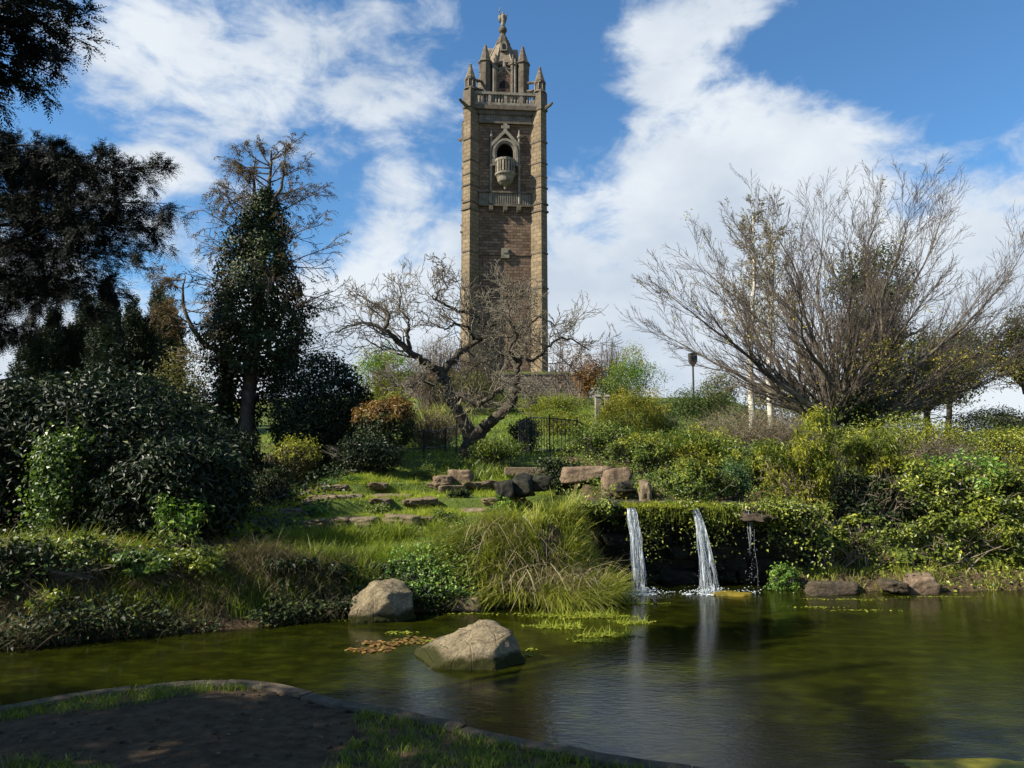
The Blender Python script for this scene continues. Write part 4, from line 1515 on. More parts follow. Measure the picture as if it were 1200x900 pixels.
# ivy-clad dying conifer
ID = 18.3
i0 = W(288, 526, ID)
ivt = thing('ivy_clad_tree', 'tall dying conifer wrapped in dark ivy with withered brown top sprays', 'tree', (i0.x, ID, Hs(i0.x, ID) - .1))
polys = []
IC = [dict(kids=0, f0=.5, ang=1.1, len=.2, rad=.3),
      dict(seg=8, wig=.10, up=.02, kids=7, f0=.25, ang=.7, len=.40, rad=.5, end=.3),
      dict(seg=5, wig=.16, up=-.01, kids=3, f0=.2, ang=.7, len=.5, rad=.6, end=.4),
      dict(seg=3, wig=.18, up=-.02, kids=0, f0=.2, ang=.7, len=.5, rad=.6, end=.4)]
trunk = [W(288, 534, ID), W(289, 500, ID), W(292, 460, ID), W(296, 420, ID), W(302, 350, ID), W(309, 290, ID), (W(314, 235, ID)), W(318, 176, ID)]
limb(polys, trunk, [.21, .19, .18, .16, .13, .10, .07, .02], 0, IC, jit=.01)
limb(polys, [W(309, 290, ID), W(300, 240, ID + .3), W(297, 205, ID + .4), W(300, 182, ID + .4)], [.06, .05, .035, .012], 0, IC, jit=.01)
limb(polys, [W(312, 250, ID), W(327, 225, ID - .3), W(333, 200, ID - .4), W(334, 172, ID - .4)], [.06, .045, .03, .01], 0, IC, jit=.01)
for q in range(64):
    v0 = rng.uniform(182, 470)
    f = (530 - v0) / 355
    st = W(np.interp(v0, [176, 534], [318, 288]), v0, ID)
    side = 1 if q % 2 else -1
    ln = np.interp(v0, [180, 250, 330, 420, 470], [.8, 1.6, 2.1, 1.9, 1.4]) * rng.uniform(.6, 1.1)
    grow(polys, np.array(st), nz(np.array([side * rng.uniform(.55, 1), rng.uniform(-.8, .8), rng.uniform(-.05, .75) if v0 < 330 else rng.uniform(-.15, .35)])), ln, .024, 1, IC)
wood('trunk', polys, (0,), M['greybark'], ivt)
wood('branches', polys, (1, 2, 3), M['redtwig'], ivt, rmin=.0075)
mb = MB()
ctrl_v = [520, 500, 470, 430, 400, 370, 330, 290, 255, 232, 222]
ctrl_c = [283, 283, 283, 300, 304, 303, 302, 304, 308, 312, 313]
ctrl_r = [18, 18, 22, 44, 60, 50, 43, 36, 25, 13, 5]
nI = 46000
vv = rng.uniform(222, 520, nI)
keep = rng.random(nI) < np.interp(vv, ctrl_v[::-1], ctrl_r[::-1]) / 61 + .08
vv = vv[keep]
nI = len(vv)
an = rng.uniform(0, 6.283, nI)
cu = np.interp(vv, ctrl_v[::-1], ctrl_c[::-1])
cr = np.interp(vv, ctrl_v[::-1], ctrl_r[::-1]) * pxm(ID)
ctrP = np.array([tuple(W(a, b, ID)) for a, b in zip(cu, vv)])
lum = 1 + .20 * np.sin(an * 3 + vv * .055) + .15 * np.sin(an * 5 - vv * .11 + 2) + .10 * np.sin(vv * .21 + an * 2)
rr = cr * lum * (1 - np.abs(rng.normal(0, .16, nI)))
O = np.stack([np.cos(an), np.sin(an), np.zeros(nI)], 1)
P = ctrP + O * rr[:, None] + rng.normal(size=(nI, 3)) * .05
bare_trunk = (vv > 440) & (np.cos(an - 5.1) > .55)
P, O = P[~bare_trunk], O[~bare_trunk]
leaves(mb, P, O + np.array([0, 0, .55]) + rng.normal(size=P.shape) * .45, .085 * rng.uniform(.6, 1.25, len(P)), .8)
st_ = W(262, 525, ID)
blob_leaves(mb, (st_.x, ID - .2, st_.z + 1.25), (.28, .25, 1.35), 2600, .085, .8, 14, .25, .2, .2, -1)
mb.obj('ivy', M['ivy'], ivt)
mb = MB()
P, D = tips(polys, (2, 3), .3)
hgt = (P[:, 2] - i0.z) / 7.7
k = rng.random(len(P)) < np.where(hgt > .72, .42, np.where(hgt > .42, .22, .06))
P, D = P[k], D[k]
D2 = D + rng.normal(size=D.shape) * .4
D2[:, 2] -= .5
sprays(mb, P, D2, .22, 9, .07, .35, .5, False)
mb.obj('withered_sprays', M['brownspray'], ivt)

# small leaning dead conifer next to it
LD = 19.5
l0 = W(262, 424, LD)
lean = thing('leaning_dead_tree', 'thin leaning dead conifer with tufts of brown sprays beside the ivy-clad tree', 'tree', (W(268, 440, LD).x, LD, Hs(W(268, 440, LD).x, LD) - .1))
polys = []
limb(polys, [Vector((W(275, 440, LD).x, LD, Hs(W(275, 440, LD).x, LD) - .1)), W(262, 424, LD), W(240, 404, LD), W(222, 378, LD), W(214, 350, LD), W(217, 322, LD)], [.10, .085, .07, .055, .04, .012], 0, IC, jit=.01)
for q in range(15):
    f = rng.uniform(.35, 1)
    pts = polys[0][0]
    st = pts[int(f * (len(pts) - 1))]
    grow(polys, st, nz(np.array([rng.normal(), rng.normal() * .6, rng.uniform(-.2, .7)])), rng.uniform(.5, 1.3), .018, 1, IC)
wood('trunk', polys, (0,), M['greybark'], lean)
wood('branches', polys, (1, 2, 3), M['redtwig'], lean, rmin=.005)
mb = MB()
P, D = tips(polys, (1, 2, 3), .4)
k = (rng.random(len(P)) < .55) & (P[:, 2] > l0.z + .6)
D2 = D[k] + rng.normal(size=(k.sum(), 3)) * .4
D2[:, 2] -= .4
sprays(mb, P[k], D2, .22, 9, .075, .35, .5, False)
mb.obj('withered_sprays', M['brownspray'], lean)

# yew whose boughs reach in over the dark laurels
YC = [dict(kids=17, f0=.45, ang=.8, len=.12, rad=.4),
      dict(seg=6, wig=.12, up=-.03, kids=5, f0=.15, ang=.75, len=.5, rad=.5, end=.3),
      dict(seg=4, wig=.14, up=.02, kids=3, f0=.2, ang=.7, len=.55, rad=.6, end=.4),
      dict(seg=3, wig=.15, up=-.02, kids=0, f0=.2, ang=.7, len=.5, rad=.6, end=.4)]


def yew(name, label, base, trunk_top, boughs, cfg, spray_L, nl, fill, rt=.28, fL=1.1):
    t_ = thing(name, label, 'tree', (base[0], base[1], Hs(base[0], base[1]) - .1))
    polys = []
    b = Vector((base[0], base[1], Hs(*base) - .1))
    limb(polys, [b, b.lerp(Vector(trunk_top), .3) + Vector((.1, .05, 0)), b.lerp(Vector(trunk_top), .65), Vector(trunk_top)], [rt, rt * .85, rt * .6, .05], 0, noK)
    for (e, fz) in boughs:
        s = b.lerp(Vector(trunk_top), fz)
        m_ = s.lerp(e, .5) + Vector((0, 0, .25))
        limb(polys, [s, m_, e], [.06, .028 if rt > .3 else .04, .006], 0, cfg, jit=.03)
    wood('trunk', polys, (0, 1), M['darkbark'], t_, rmin=.006)
    P, D = tips(polys, (1, 2, 3), .15)
    D2 = D + rng.normal(size=D.shape) * .3
    D2[:, 2] += .02
    mb = MB()
    sprays(mb, P, D2, spray_L * rng.uniform(.7, 1.2, len(P)), 14, nl, .30, .3)
    for (c, R, n) in fill:
        Df = sph(n, -1)
        Pf = np.asarray(c) + Df * np.asarray(R) * (rng.random(n) ** .4)[:, None]
        D3 = Df * np.array([1, 1, .3]) + rng.normal(size=(n, 3)) * .35
        sprays(mb, Pf, D3, spray_L * fL, 14, nl * fL, .36, .35)
    mb.obj('crown', M['yew'], t_)
    return t_


YD = 15.5
tip_px = [(190, 202, 0), (196, 238, -.4), (180, 270, .3), (160, 300, -.3), (140, 335, .4), (108, 352, -.2), (160, 200, .5), (128, 196, -.4), (92, 190, .3), (62, 172, 0),
          (30, 190, .4), (8, 178, -.4), (22, 385, 0), (40, 350, -.5), (-20, 240, .5), (-20, 330, -.4), (60, 300, .6), (100, 260, -.6), (130, 250, .7), (60, 225, .2), (70, 330, .3), (8, 395, .4)]
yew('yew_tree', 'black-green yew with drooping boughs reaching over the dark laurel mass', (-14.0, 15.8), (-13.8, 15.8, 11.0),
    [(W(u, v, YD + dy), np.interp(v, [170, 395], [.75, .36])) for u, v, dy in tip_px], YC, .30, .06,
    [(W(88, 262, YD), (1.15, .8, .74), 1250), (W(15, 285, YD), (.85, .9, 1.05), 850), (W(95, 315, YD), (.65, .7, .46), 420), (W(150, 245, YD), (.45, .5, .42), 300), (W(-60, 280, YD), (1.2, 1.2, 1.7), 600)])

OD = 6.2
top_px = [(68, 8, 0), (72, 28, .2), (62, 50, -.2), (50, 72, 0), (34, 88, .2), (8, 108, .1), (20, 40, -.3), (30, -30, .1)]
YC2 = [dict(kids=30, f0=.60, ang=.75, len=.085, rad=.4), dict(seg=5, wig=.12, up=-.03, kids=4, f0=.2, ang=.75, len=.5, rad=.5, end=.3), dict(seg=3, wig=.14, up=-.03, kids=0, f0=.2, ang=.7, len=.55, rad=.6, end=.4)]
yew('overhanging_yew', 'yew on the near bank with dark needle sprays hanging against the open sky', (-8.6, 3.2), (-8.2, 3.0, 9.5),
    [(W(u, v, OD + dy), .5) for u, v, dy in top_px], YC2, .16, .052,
    [((-7.4, 1.9, 5.4), (2.9, 2.0, 2.5), 760), ((-6.4, .6, 5.8), (2.0, 1.6, 2.0), 500), ((-9.6, 2.2, 4.6), (2.2, 2.0, 2.0), 900), ((-3.6, -1.4, 5.6), (3.4, 2.0, 1.5), 1100)], .34, 3.6)  # last clump is unseen canopy added to block sky light over the near bank

# cypresses behind
for q, (u, vt, wpx, dd) in enumerate([(72, 362, 50, 26), (104, 342, 56, 27), (143, 334, 60, 26), (180, 330, 54, 27.5), (205, 352, 40, 26.5)]):
    lab = ['dark cypress with its top just showing past the yew boughs', 'dark cypress between two taller ones behind the laurel mass', 'broad dark cypress with several pointed tops behind the laurel mass',
           'tallest dark pointed cypress of the row behind the laurel mass', 'narrow dark cypress at the row end beside the leaning dead tree'][q]
    top = W(u, vt, dd)
    z0 = Hs(top.x, dd)
    t_ = thing('cypress_tree', lab, 'tree', (top.x, dd, z0 - .1), 0, 'cypresses behind the laurels')
    mb = MB()
    for s in range(5):
        ox, oy = rng.normal() * wpx * .2 * pxm(dd), rng.normal() * .5
        ht = (top.z - z0) * (1 if s == 0 else rng.uniform(.72, .96))
        n = 420
        f = rng.random(n) ** .8
        r = wpx * .30 * pxm(dd) * np.sin(np.clip(f * 1.05 + .15, 0, 1.2) / 1.2 * math.pi * .96) ** .8 * (1.05 - .75 * f) * 1.3
        a = rng.uniform(0, 6.28, n)
        O = np.stack([np.cos(a), np.sin(a), 0 * a], 1)
        P = np.array([top.x + ox * (s > 0), dd + oy, z0]) + O * (r * rng.uniform(.6, 1.05, n))[:, None]
        P[:, 2] += f * ht * .93 + .1
        sprays(mb, P, O * .5 + np.array([0, 0, 1.0]), .42, 10, .16, .35, .05, False)
    mb.obj('crown', M['cypress'], t_)
    mb = MB()
    tube(mb, [(top.x, dd, z0 - .1), (top.x, dd, z0 + (top.z - z0) * .8)], [.12, .03], 6)
    mb.obj('trunk', M['darkbark'], t_)

# trees beyond the broad bare one
def far_tree(name, label, u, d, vbase_u, trunk_px, blobs, leaf, n, L, bark, tw_n=10, group=None, wr=.5, per=18, limbs=True):
    x0 = W(vbase_u, 500, d).x
    z0 = Hs(x0, d)
    t_ = thing(name, label, 'tree', (x0, d, z0 - .1), 0, group)
    polys = []
    cs = [(W(a, b, d + dy), ra * pxm(d), rb * pxm(d)) for a, b, ra, rb, dy in blobs]
    ct = sum((c[0] for c in cs), Vector()) / len(cs)
    r = trunk_px * pxm(d) / 2
    base = Vector((x0, d, z0 - .1))
    fork = base.lerp(Vector((ct.x, ct.y, ct.z)), .55)
    limb(polys, [base, base.lerp(fork, .5) + Vector((rng.normal() * .05, 0, 0)), fork, Vector((ct.x, ct.y, ct.z))], [r * 1.2, r, r * .8, r * .3], 0, noK)
    for c, ra, rb in cs:
        limb(polys, [fork, fork.lerp(c, .5) + Vector((0, 0, .1)), c], [r * .55, r * .4, r * .15], 0, [dict(kids=tw_n, f0=.2, ang=.9, len=.5, rad=.5), dict(seg=5, wig=.15, up=.03, kids=4, f0=.2, ang=.7, len=.5, rad=.6), dict(seg=3, wig=.2, up=0, kids=0, f0=.2, ang=.7, len=.5, rad=.6)], jit=.03)
    wood('trunk', polys, (0, 1, 2), M[bark], t_, rmin=.008)
    if n:
        mb = MB()
        tot_ = sum(c[1] * c[2] for c in cs)
        for c, ra, rb in cs:
            blob_leaves(mb, c, (ra * 1.28, ra, rb * 1.35), int(n * 1.35 * ra * rb / tot_), L, wr, per, .3, .16, .15, -1, .4, lf=4.5)
        mb.obj('crown', M[leaf], t_)
    return t_


far_tree('dark_pine', 'dark rounded pine crown seen through the bare fan of stems', 1025, 33, 1022, 12,
         [(1025, 310, 32, 22, 0), (1000, 335, 30, 18, .8), (1042, 345, 28, 18, -.6), (1030, 375, 34, 20, .4), (1000, 385, 26, 18, -.5), (1046, 400, 24, 16, .2)], 'evergreen', 7000, .16, 'darkbark')
far_tree('evergreen_oak', 'low dark evergreen tree with a straight dark trunk above the hedge', 1080, 25, 1082, 9,
         [(1050, 430, 40, 22, 0), (1095, 425, 46, 22, .6), (1125, 440, 36, 20, -.5), (1075, 455, 44, 18, .3), (1020, 455, 34, 26, .8), (1110, 462, 30, 14, 0), (1140, 420, 26, 16, .5)], 'evergreen', 12000, .10, 'darkbark')
far_tree('slim_evergreen', 'slim trunked dark tree just behind the evergreen with the straight trunk', 1106, 29, 1107, 7,
         [(1100, 405, 34, 18, 0), (1130, 400, 30, 16, .5), (1115, 440, 34, 18, -.4)], 'evergreen', 5000, .12, 'darkbark')
far_tree('autumn_tinted_tree', 'tree with dark green and yellowish foliage overhanging the grey-green bush', 1185, 23, 1225, 12,
         [(1185, 400, 34, 22, 0), (1165, 420, 26, 14, .5), (1205, 380, 30, 22, .4), (1190, 430, 36, 16, -.5), (1215, 420, 26, 30, 0)], 'olive', 8000, .085, 'darkbark')
far_tree('ivied_stem_tree', 'dark leafy tree close behind the low fan of bare stems', 1030, 22.5, 1025, 8,
         [(1025, 470, 34, 26, 0), (1050, 485, 30, 16, .4), (1008, 485, 26, 18, -.3)], 'evergreen', 5200, .085, 'darkbark')
for q, (u, vt, dd, lab) in enumerate([(881, 250, 27, 'pale birch with a white trunk and thin leafless crown behind the bare fan of stems'), (903, 262, 31, 'second thin pale birch standing behind the white-trunked one')]):
    x0 = W(u, 480, dd).x
    z0 = Hs(x0, dd)
    t_ = thing('birch_tree', lab, 'tree', (x0, dd, z0 - .1), 0, 'birches behind the bare tree')
    polys = []
    C_ = [dict(kids=44, f0=.34, ang=.65, len=.19, rad=.28), dict(seg=6, wig=.09, up=.03, kids=8, f0=.15, ang=.6, len=.5, rad=.5), dict(seg=4, wig=.14, up=-.06, kids=4, f0=.1, ang=.6, len=.5, rad=.7), dict(seg=3, wig=.12, up=-.1, kids=0, f0=.1, ang=.6, len=.5, rad=.6)]
    limb(polys, [Vector((x0, dd, z0 - .1)), W(u - 2, 440, dd), W(u, 380, dd), W(u + 3, 320, dd), W(u + 1, vt, dd)], [.13, .11, .09, .06, .015], 0, C_, jit=.01)
    wood('trunk', polys, (0,), M['birch'], t_)
    wood('crown', polys, (1, 2, 3), M['greybrush'], t_, rmin=.007)
    mb = MB()
    P, D = tips(polys, (2, 3), .3)
    k = rng.random(len(P)) < .55
    leaves(mb, P[k], rng.normal(size=(k.sum(), 3)), .07, .6)
    mb.obj('catkins', M['olive'], t_)
# thin bare saplings by the tower
for (u, vt, dd, lab, kk) in [(655, 395, 46, 'small bare sapling between the tower and the orange shrub', 12), (676, 405, 44, 'bare twiggy sapling just in front of the terrace wall pier', 10)]:
    x0 = W(u, 470, dd).x
    z0 = Hs(x0, dd)
    t_ = thing('bare_sapling', lab, 'tree', (x0, dd, z0 - .1), 0, 'bare saplings by the tower')
    polys = []
    for s in range(4):
        limb(polys, [Vector((x0 + rng.normal() * .1, dd, z0 - .1)), W(u + rng.normal() * 6, 440, dd), W(u + rng.normal() * 14, vt + rng.uniform(0, 15), dd + rng.normal())], [.06, .04, .012], 0,
             [dict(kids=kk, f0=.2, ang=.6, len=.35, rad=.5), dict(seg=5, wig=.2, up=.05, kids=5, f0=.2, ang=.7, len=.5, rad=.6), dict(seg=3, wig=.2, up=.03, kids=0, f0=.2, ang=.7, len=.5, rad=.6)])
    wood('trunk', polys, (0,), M['redtwig'], t_)
    wood('crown', polys, (1, 2), M['redtwig'], t_, rmin=.010)

# ---------------------------------------------------------------- shrubs
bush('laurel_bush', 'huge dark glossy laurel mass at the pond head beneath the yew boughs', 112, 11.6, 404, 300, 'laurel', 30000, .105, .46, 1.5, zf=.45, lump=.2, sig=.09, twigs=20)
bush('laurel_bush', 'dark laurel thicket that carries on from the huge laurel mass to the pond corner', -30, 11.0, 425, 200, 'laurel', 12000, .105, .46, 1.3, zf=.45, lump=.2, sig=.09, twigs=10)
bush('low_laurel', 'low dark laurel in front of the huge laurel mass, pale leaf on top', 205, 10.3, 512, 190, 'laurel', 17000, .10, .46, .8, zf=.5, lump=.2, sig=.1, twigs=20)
bush('ivy_covered_stump', 'upright stump smothered in lighter green ivy before the laurel mass', 78, 10.1, 462, 62, 'ivylight', 6500, .06, .8, .3, zf=.5, lump=.35, sig=.2, twigs=6, cat='stump', tint=.0)
bush('round_laurel', 'dome-shaped clipped dark laurel beside the ivy-clad tree', 380, 17.6, 410, 146, 'laurel', 36000, .08, .5, 1.4, zf=.45, lump=.08, sig=.06, twigs=16, inner=.35)
bush('olive_bush', 'olive-brown bush showing between laurel mass and ivy-clad tree', 218, 19.5, 404, 110, 'olive', 8000, .09, .45, 1.0, zf=.5, lump=.2, twigs=30)
bush('dark_hedge', 'dark laurel below the ivy-clad tree trunk', 250, 15.6, 500, 130, 'laurel', 9000, .085, .46, .7, zf=.5, lump=.22, sig=.1)
bush('rusty_bush', 'rounded bush with rusty orange-brown leaves beside the clipped laurel dome', 449, 16.2, 462, 74, 'ivy', 5200, .075, .5, .6, zf=.55, lump=.14, sig=.09, extra='rust', extra_n=3800)
bush('pale_green_bush', 'small pale green rounded bush at the foot of the clipped laurel dome', 348, 16.0, 511, 56, 'olive', 3600, .06, .45, .5, zf=.5, extra='lime', extra_n=1200)
bush('low_dark_shrub', 'low dark leathery shrub under the rusty bush', 425, 15.4, 512, 105, 'laurel', 6500, .07, .46, .4, zf=.5, lump=.2)
bush('low_dark_shrub', 'small dark tuft of leaves on the upper stone step', 322, 13.6, 546, 46, 'ivy', 2600, .06, .5, .35, zf=.5)
bush('fresh_green_shrub', 'fresh bright green leafy shrub on the bank before the low laurel', 212, 9.6, 586, 72, 'mid', 1500, .085, .40, .28, zf=.5, lump=.6, lf=5, sig=.14, per=24, inner=.05, twigs=24, extra='bright', extra_n=700)
bush('fern_shrub', 'green leafy shrub under the low stem of the gnarled tree', 580, 16.9, 506, 62, 'mid', 3800, .09, .3, .6, zf=.5, lump=.3, per=14)
bush('dark_shrub', 'dark shrub behind the railing at the bridge', 616, 20.8, 484, 36, 'ivy', 2600, .08, .46, .7, zf=.5)
bush('hanging_ivy', 'dark ivy mat hanging over the stream beside the bridge', 655, 15.2, 531, 56, 'ivy', 2800, .06, .8, .4, zf=.5, lump=.25, cat='ivy')
bush('yellow_topped_shrub', 'rounded shrub with yellow flowering top before the stone gate post', 737, 21, 455, 88, 'lime', 9000, .075, .32, 1.1, zf=.5, lump=.14, extra='yellow', extra_n=2200, sig=.1)
bush('grey_green_shrub', 'soft green shrub above the pink boulders', 705, 16.6, 490, 110, 'mid', 6500, .07, .4, .8, zf=.5, lump=.4, lf=4.5, per=46, sig=.09, inner=.12)
bush('soft_green_shrub', 'light green shrub with loose stems near the yellow-topped shrub', 752, 15.2, 502, 92, 'mid', 5200, .07, .38, .7, zf=.5, lump=.4, lf=4.5, per=46, sig=.09, inner=.12, extra='lime', extra_n=1200)
bush('juniper_bush', 'spreading dark green juniper with layered flat branches near the floodlight', 815, 24, 452, 120, 'juniper', 9000, .085, .28, 1.3, zf=.62, lump=.34, up=1.0, per=30, lf=5.5)
bush('juniper_bush', 'dark juniper lobe low between the yellow-topped and lime shrubs', 772, 22, 478, 56, 'juniper', 4200, .08, .28, .8, zf=.55, lump=.3, up=1.0, per=30, lf=5.0)
twig_bush('brushwood_shrub', 'dry brown twiggy shrub under the birches', 868, 18.0, 474, 160, 'greybrush', 330, .0055, leafmat='olive', ln=1500, L=.05)
twig_bush('brushwood_shrub', 'dry brown twiggy shrub beside the low stems of the bare tree', 925, 17.2, 487, 90, 'greybrush', 200, .0055, leafmat='olive', ln=700, L=.05)
bush('lime_shrub', 'lime green drooping leafed shrub in front of the dry brown shrub', 812, 15.6, 502, 115, 'lime', 6000, .095, .25, .8, zf=.5, lump=.4, lf=4.5, droop=.7, extra='mid', extra_n=2500)
bush('mid_green_shrub', 'mid green shrub left of nothing taller than the lime shrub above the fall', 890, 14.6, 514, 100, 'mid', 6000, .07, .4, .7, zf=.5, lump=.25)['label'] = 'mid green shrub beside the lime shrub and before the dry brown twigs'
bush('ledge_shrub', 'leafy green shrub growing on the ledge above the second fall', 812, 12.75, 535, 120, 'mid', 7000, .065, .42, .5, zf=.5, lump=.45, lf=4.5, per=46, sig=.09, inner=.12, extra='lime', extra_n=1500)
bush('bluish_shrub', 'small bluish green leafy shrub on the ledge', 860, 12.9, 532, 50, 'blue', 3400, .055, .4, .35, zf=.5, lump=.25)
bush('bamboo_shrub', 'tall yellow-green bamboo-like shrub at the far end of the rock wall', 945, 13.0, 494, 118, 'lime', 7500, .10, .22, .6, zf=.5, lump=.45, lf=4.5, per=46, sig=.09, inner=.12, droop=.8, twigs=60, twmat='greybrush', extra='bramble', extra_n=2500)
bush('bamboo_shrub', 'yellow-green bamboo-like shrub arching over the dark bramble hollow', 1020, 13.6, 500, 140, 'lime', 6500, .10, .22, .6, zf=.6, lump=.45, lf=4.5, per=46, sig=.09, inner=.12, droop=.8, twigs=60, twmat='greybrush', extra='bramble', extra_n=2500)
bush('bramble_thicket', 'shaded bramble thicket below the arching bamboo', 1020, 13.0, 545, 140, 'ivy', 4200, .075, .6, .5, zf=.5, lump=.5, lf=4.5, twigs=90, twmat='greybrush', cat='bramble')
bush('bramble_thicket', 'large sunlit bramble thicket spilling to the water past the flat bank rocks', 1145, 12.9, 528, 215, 'bramble', 15000, .075, .6, .8, zf=.5, lump=.4, lf=4.5, twigs=90, twmat='greybrush', cat='bramble', extra='bright', extra_n=1200, per=46, sig=.09, inner=.1)
bush('bramble_thicket', 'low brambles hanging to the waterline beside the large sunlit thicket', 1110, 12.0, 600, 165, 'bramble', 5500, .075, .6, .4, zf=.5, lump=.5, lf=5, per=46, sig=.09, inner=.12, twigs=40, twmat='greybrush', cat='bramble')
bush('bramble_thicket', 'brambles along the waterline beyond the last bank rock', 1215, 12.0, 585, 130, 'bramble', 5500, .075, .6, .4, zf=.5, lump=.5, lf=5, per=46, sig=.09, inner=.12, twigs=40, twmat='greybrush', cat='bramble')
bush('bank_shrub', 'low leafy growth over the bank above the flat dark rock', 985, 12.0, 604, 120, 'bramble', 4200, .07, .55, .4, zf=.5, lump=.5, lf=5, per=46, sig=.09, inner=.12, twigs=40, twmat='greybrush')
bush('rock_edge_shrub', 'sprawling sunlit shrub that hides the shadowed end of the fall wall', 925, 12.15, 582, 80, 'bramble', 3000, .07, .5, .35, zf=.5, lump=.5, lf=5, per=46, sig=.09, inner=.12, twigs=40, twmat='greybrush')
bush('waterside_tuft', 'bright green leafy tuft at the foot of the rock wall', 920, 11.45, 655, 40, 'bright', 1500, .05, .5, .2, zf=.45, lump=.3)
bush('yellow_hedge', 'yellow-green hedge top below the bare fan of stems', 1050, 15.6, 492, 170, 'lime', 9000, .06, .45, .7, zf=.5, lump=.18, extra='bramble', extra_n=3000)
bush('yellow_hedge', 'yellow-green hedge end below the grey-green bush', 1180, 15.8, 503, 150, 'lime', 7000, .06, .45, .7, zf=.5, lump=.2, extra='bramble', extra_n=3000)
twig_bush('dead_bramble_heap', 'brown heap of dead bramble stems in the yellow-green hedge', 1100, 14.6, 506, 110, 'redtwig', 240, .005, leafmat='olive', ln=1800, L=.05)
bush('grey_green_bush', 'grey-green feathery bush under the tinted tree', 1165, 19, 470, 110, 'evergreen', 9000, .085, .3, 1.0, zf=.5, lump=.25)
bush('conical_bush', 'conical olive bush near the floodlight', 843, 37, 428, 46, 'olive', 4500, .11, .45, 1.0, zf=.42, lump=.12)
bush('olive_thicket', 'olive thicket on the slope behind the birches', 905, 34, 428, 90, 'olive', 6000, .12, .45, 2.0, zf=.45, lump=.25)
bush('olive_thicket', 'olive thicket on the slope below the pine', 960, 30, 440, 100, 'olive', 6000, .11, .45, 2.0, zf=.45, lump=.25)
bush('orange_shrub', 'tall orange-brown leafed shrub beside the terrace wall', 688, 45, 410, 52, 'orange', 5200, .13, .45, 1.4, zf=.5, lump=.28, per=12, twigs=40, twmat='redtwig')
twig_bush('purple_twig_shrub', 'reddish twiggy shrub rising behind the orange one', 714, 46, 392, 50, 'redtwig', 150, .014, leafmat='rust', ln=900, L=.12)
bush('feathery_shrub', 'airy light green shrub with arching sprays against the sky', 742, 41, 404, 62, 'bright', 3800, .16, .22, 1.4, zf=.5, lump=.35, per=10, droop=.3, extra='lime', extra_n=900)
bush('green_shrub', 'dense green shrub below the airy arching one', 722, 39, 425, 56, 'mid', 4200, .11, .4, 1.2, zf=.5, lump=.2)
bush('slope_shrub', 'yellow-green ground shrub on the slope under the terrace wall', 650, 34, 464, 90, 'lime', 6500, .09, .35, 1.4, zf=.5, lump=.25, extra='mid', extra_n=2500)
bush('slope_shrub', 'yellowish shrub on the slope just behind the railing bars', 655, 26, 480, 80, 'lime', 5200, .075, .35, 1.0, zf=.5, lump=.25, extra='mid', extra_n=1500)
bush('slope_shrub', 'green shrub on the slope below the tower buttress, under bare limbs', 595, 38, 452, 70, 'mid', 4200, .1, .4, 1.4, zf=.5, lump=.25)
bush('hill_shrub', 'light green shrub beyond the clipped laurel dome', 448, 34, 402, 70, 'lime', 5200, .12, .35, 1.6, zf=.5, lump=.22, extra='bright', extra_n=2500)
twig_bush('purple_twig_shrub', 'tall purplish-brown twiggy shrub behind the fork of the gnarled tree', 515, 38, 388, 90, 'redtwig', 330, .011, leafmat='rust', ln=2400, L=.10)
twig_bush('purple_twig_shrub', 'purplish-brown twiggy shrub behind the high limb before the tower', 560, 42, 400, 70, 'redtwig', 240, .012, leafmat='olive', ln=1600, L=.11)
bush('olive_shrub', 'olive green shrub below the tower shadowed by limbs', 550, 36, 428, 90, 'olive', 6000, .1, .4, 1.6, zf=.5, lump=.22)
bush('spiky_lime_shrub', 'lime green spiky-leaved shrub peeping over the rusty bush', 464, 21, 449, 46, 'lime', 1700, .24, .14, .5, zf=.5, lump=.2, droop=.4, per=10)
twig_bush('grey_heath_shrub', 'low greyish dry shrub between rusty bush and gnarled trunk', 506, 21.5, 476, 84, 'greybrush', 320, .0055, leafmat='brownspray', ln=2600, L=.045)

for (u, d, vt, w_, mt, n, lb) in [(20, 8.45, 624, 120, 'ivy', 4200, 'ivy and bramble hump at the water under the upright ivy stump'), (105, 8.85, 622, 110, 'bramble', 3200, 'loose leafy hump below the sunlit bank grass'), (165, 8.95, 634, 96, 'ivylight', 2800, 'fresher green bramble hump hanging to the water'),
                                  (225, 9.15, 628, 92, 'bramble', 2800, 'leafy bramble hump below the fresh green shrub'), (335, 9.6, 648, 92, 'ivy', 2900, 'dark ivy hump beside the dead hanging grass'), (388, 9.8, 668, 60, 'ivy', 1800, 'small dark ivy hump behind the tall boulder'), (-40, 8.2, 645, 90, 'ivy', 2200, 'ivy hump in the dark pond corner'),
                                  (60, 8.4, 690, 70, 'bramble', 1500, 'low bramble trailing into the water in the shade')]:
    bush('bank_growth', lb, u, d, vt, w_, mt, n, .065, .65, .36, zf=.45, lump=.55, sig=.11, twigs=34, twmat='greybrush', cat='bramble', lf=5.0, r0=.0045, per=36, inner=.12)
twig_bush('bare_twig_tangle', 'tangle of pale bare twigs hanging over the shaded bank', 85, 8.7, 662, 120, 'twig', 55, .005, cat='twigs', ry=.35)
twig_bush('bare_twig_tangle', 'smaller pale twig tangle between the bank humps', 190, 9.05, 668, 80, 'twig', 34, .0045, cat='twigs', ry=.3)
dx0, dy0 = -3.25, 9.55
t_ = thing('dead_grass_heap', 'grey-brown heap of dead grass sagging over the bank toward the water', 'dead grass', (dx0, dy0, Hs(dx0, dy0) - .2))
mb = MB()
n = 5200
P = np.stack([dx0 + rng.normal(size=n) * .42, dy0 + .15 + rng.normal(size=n) * .22, np.zeros(n)], 1)
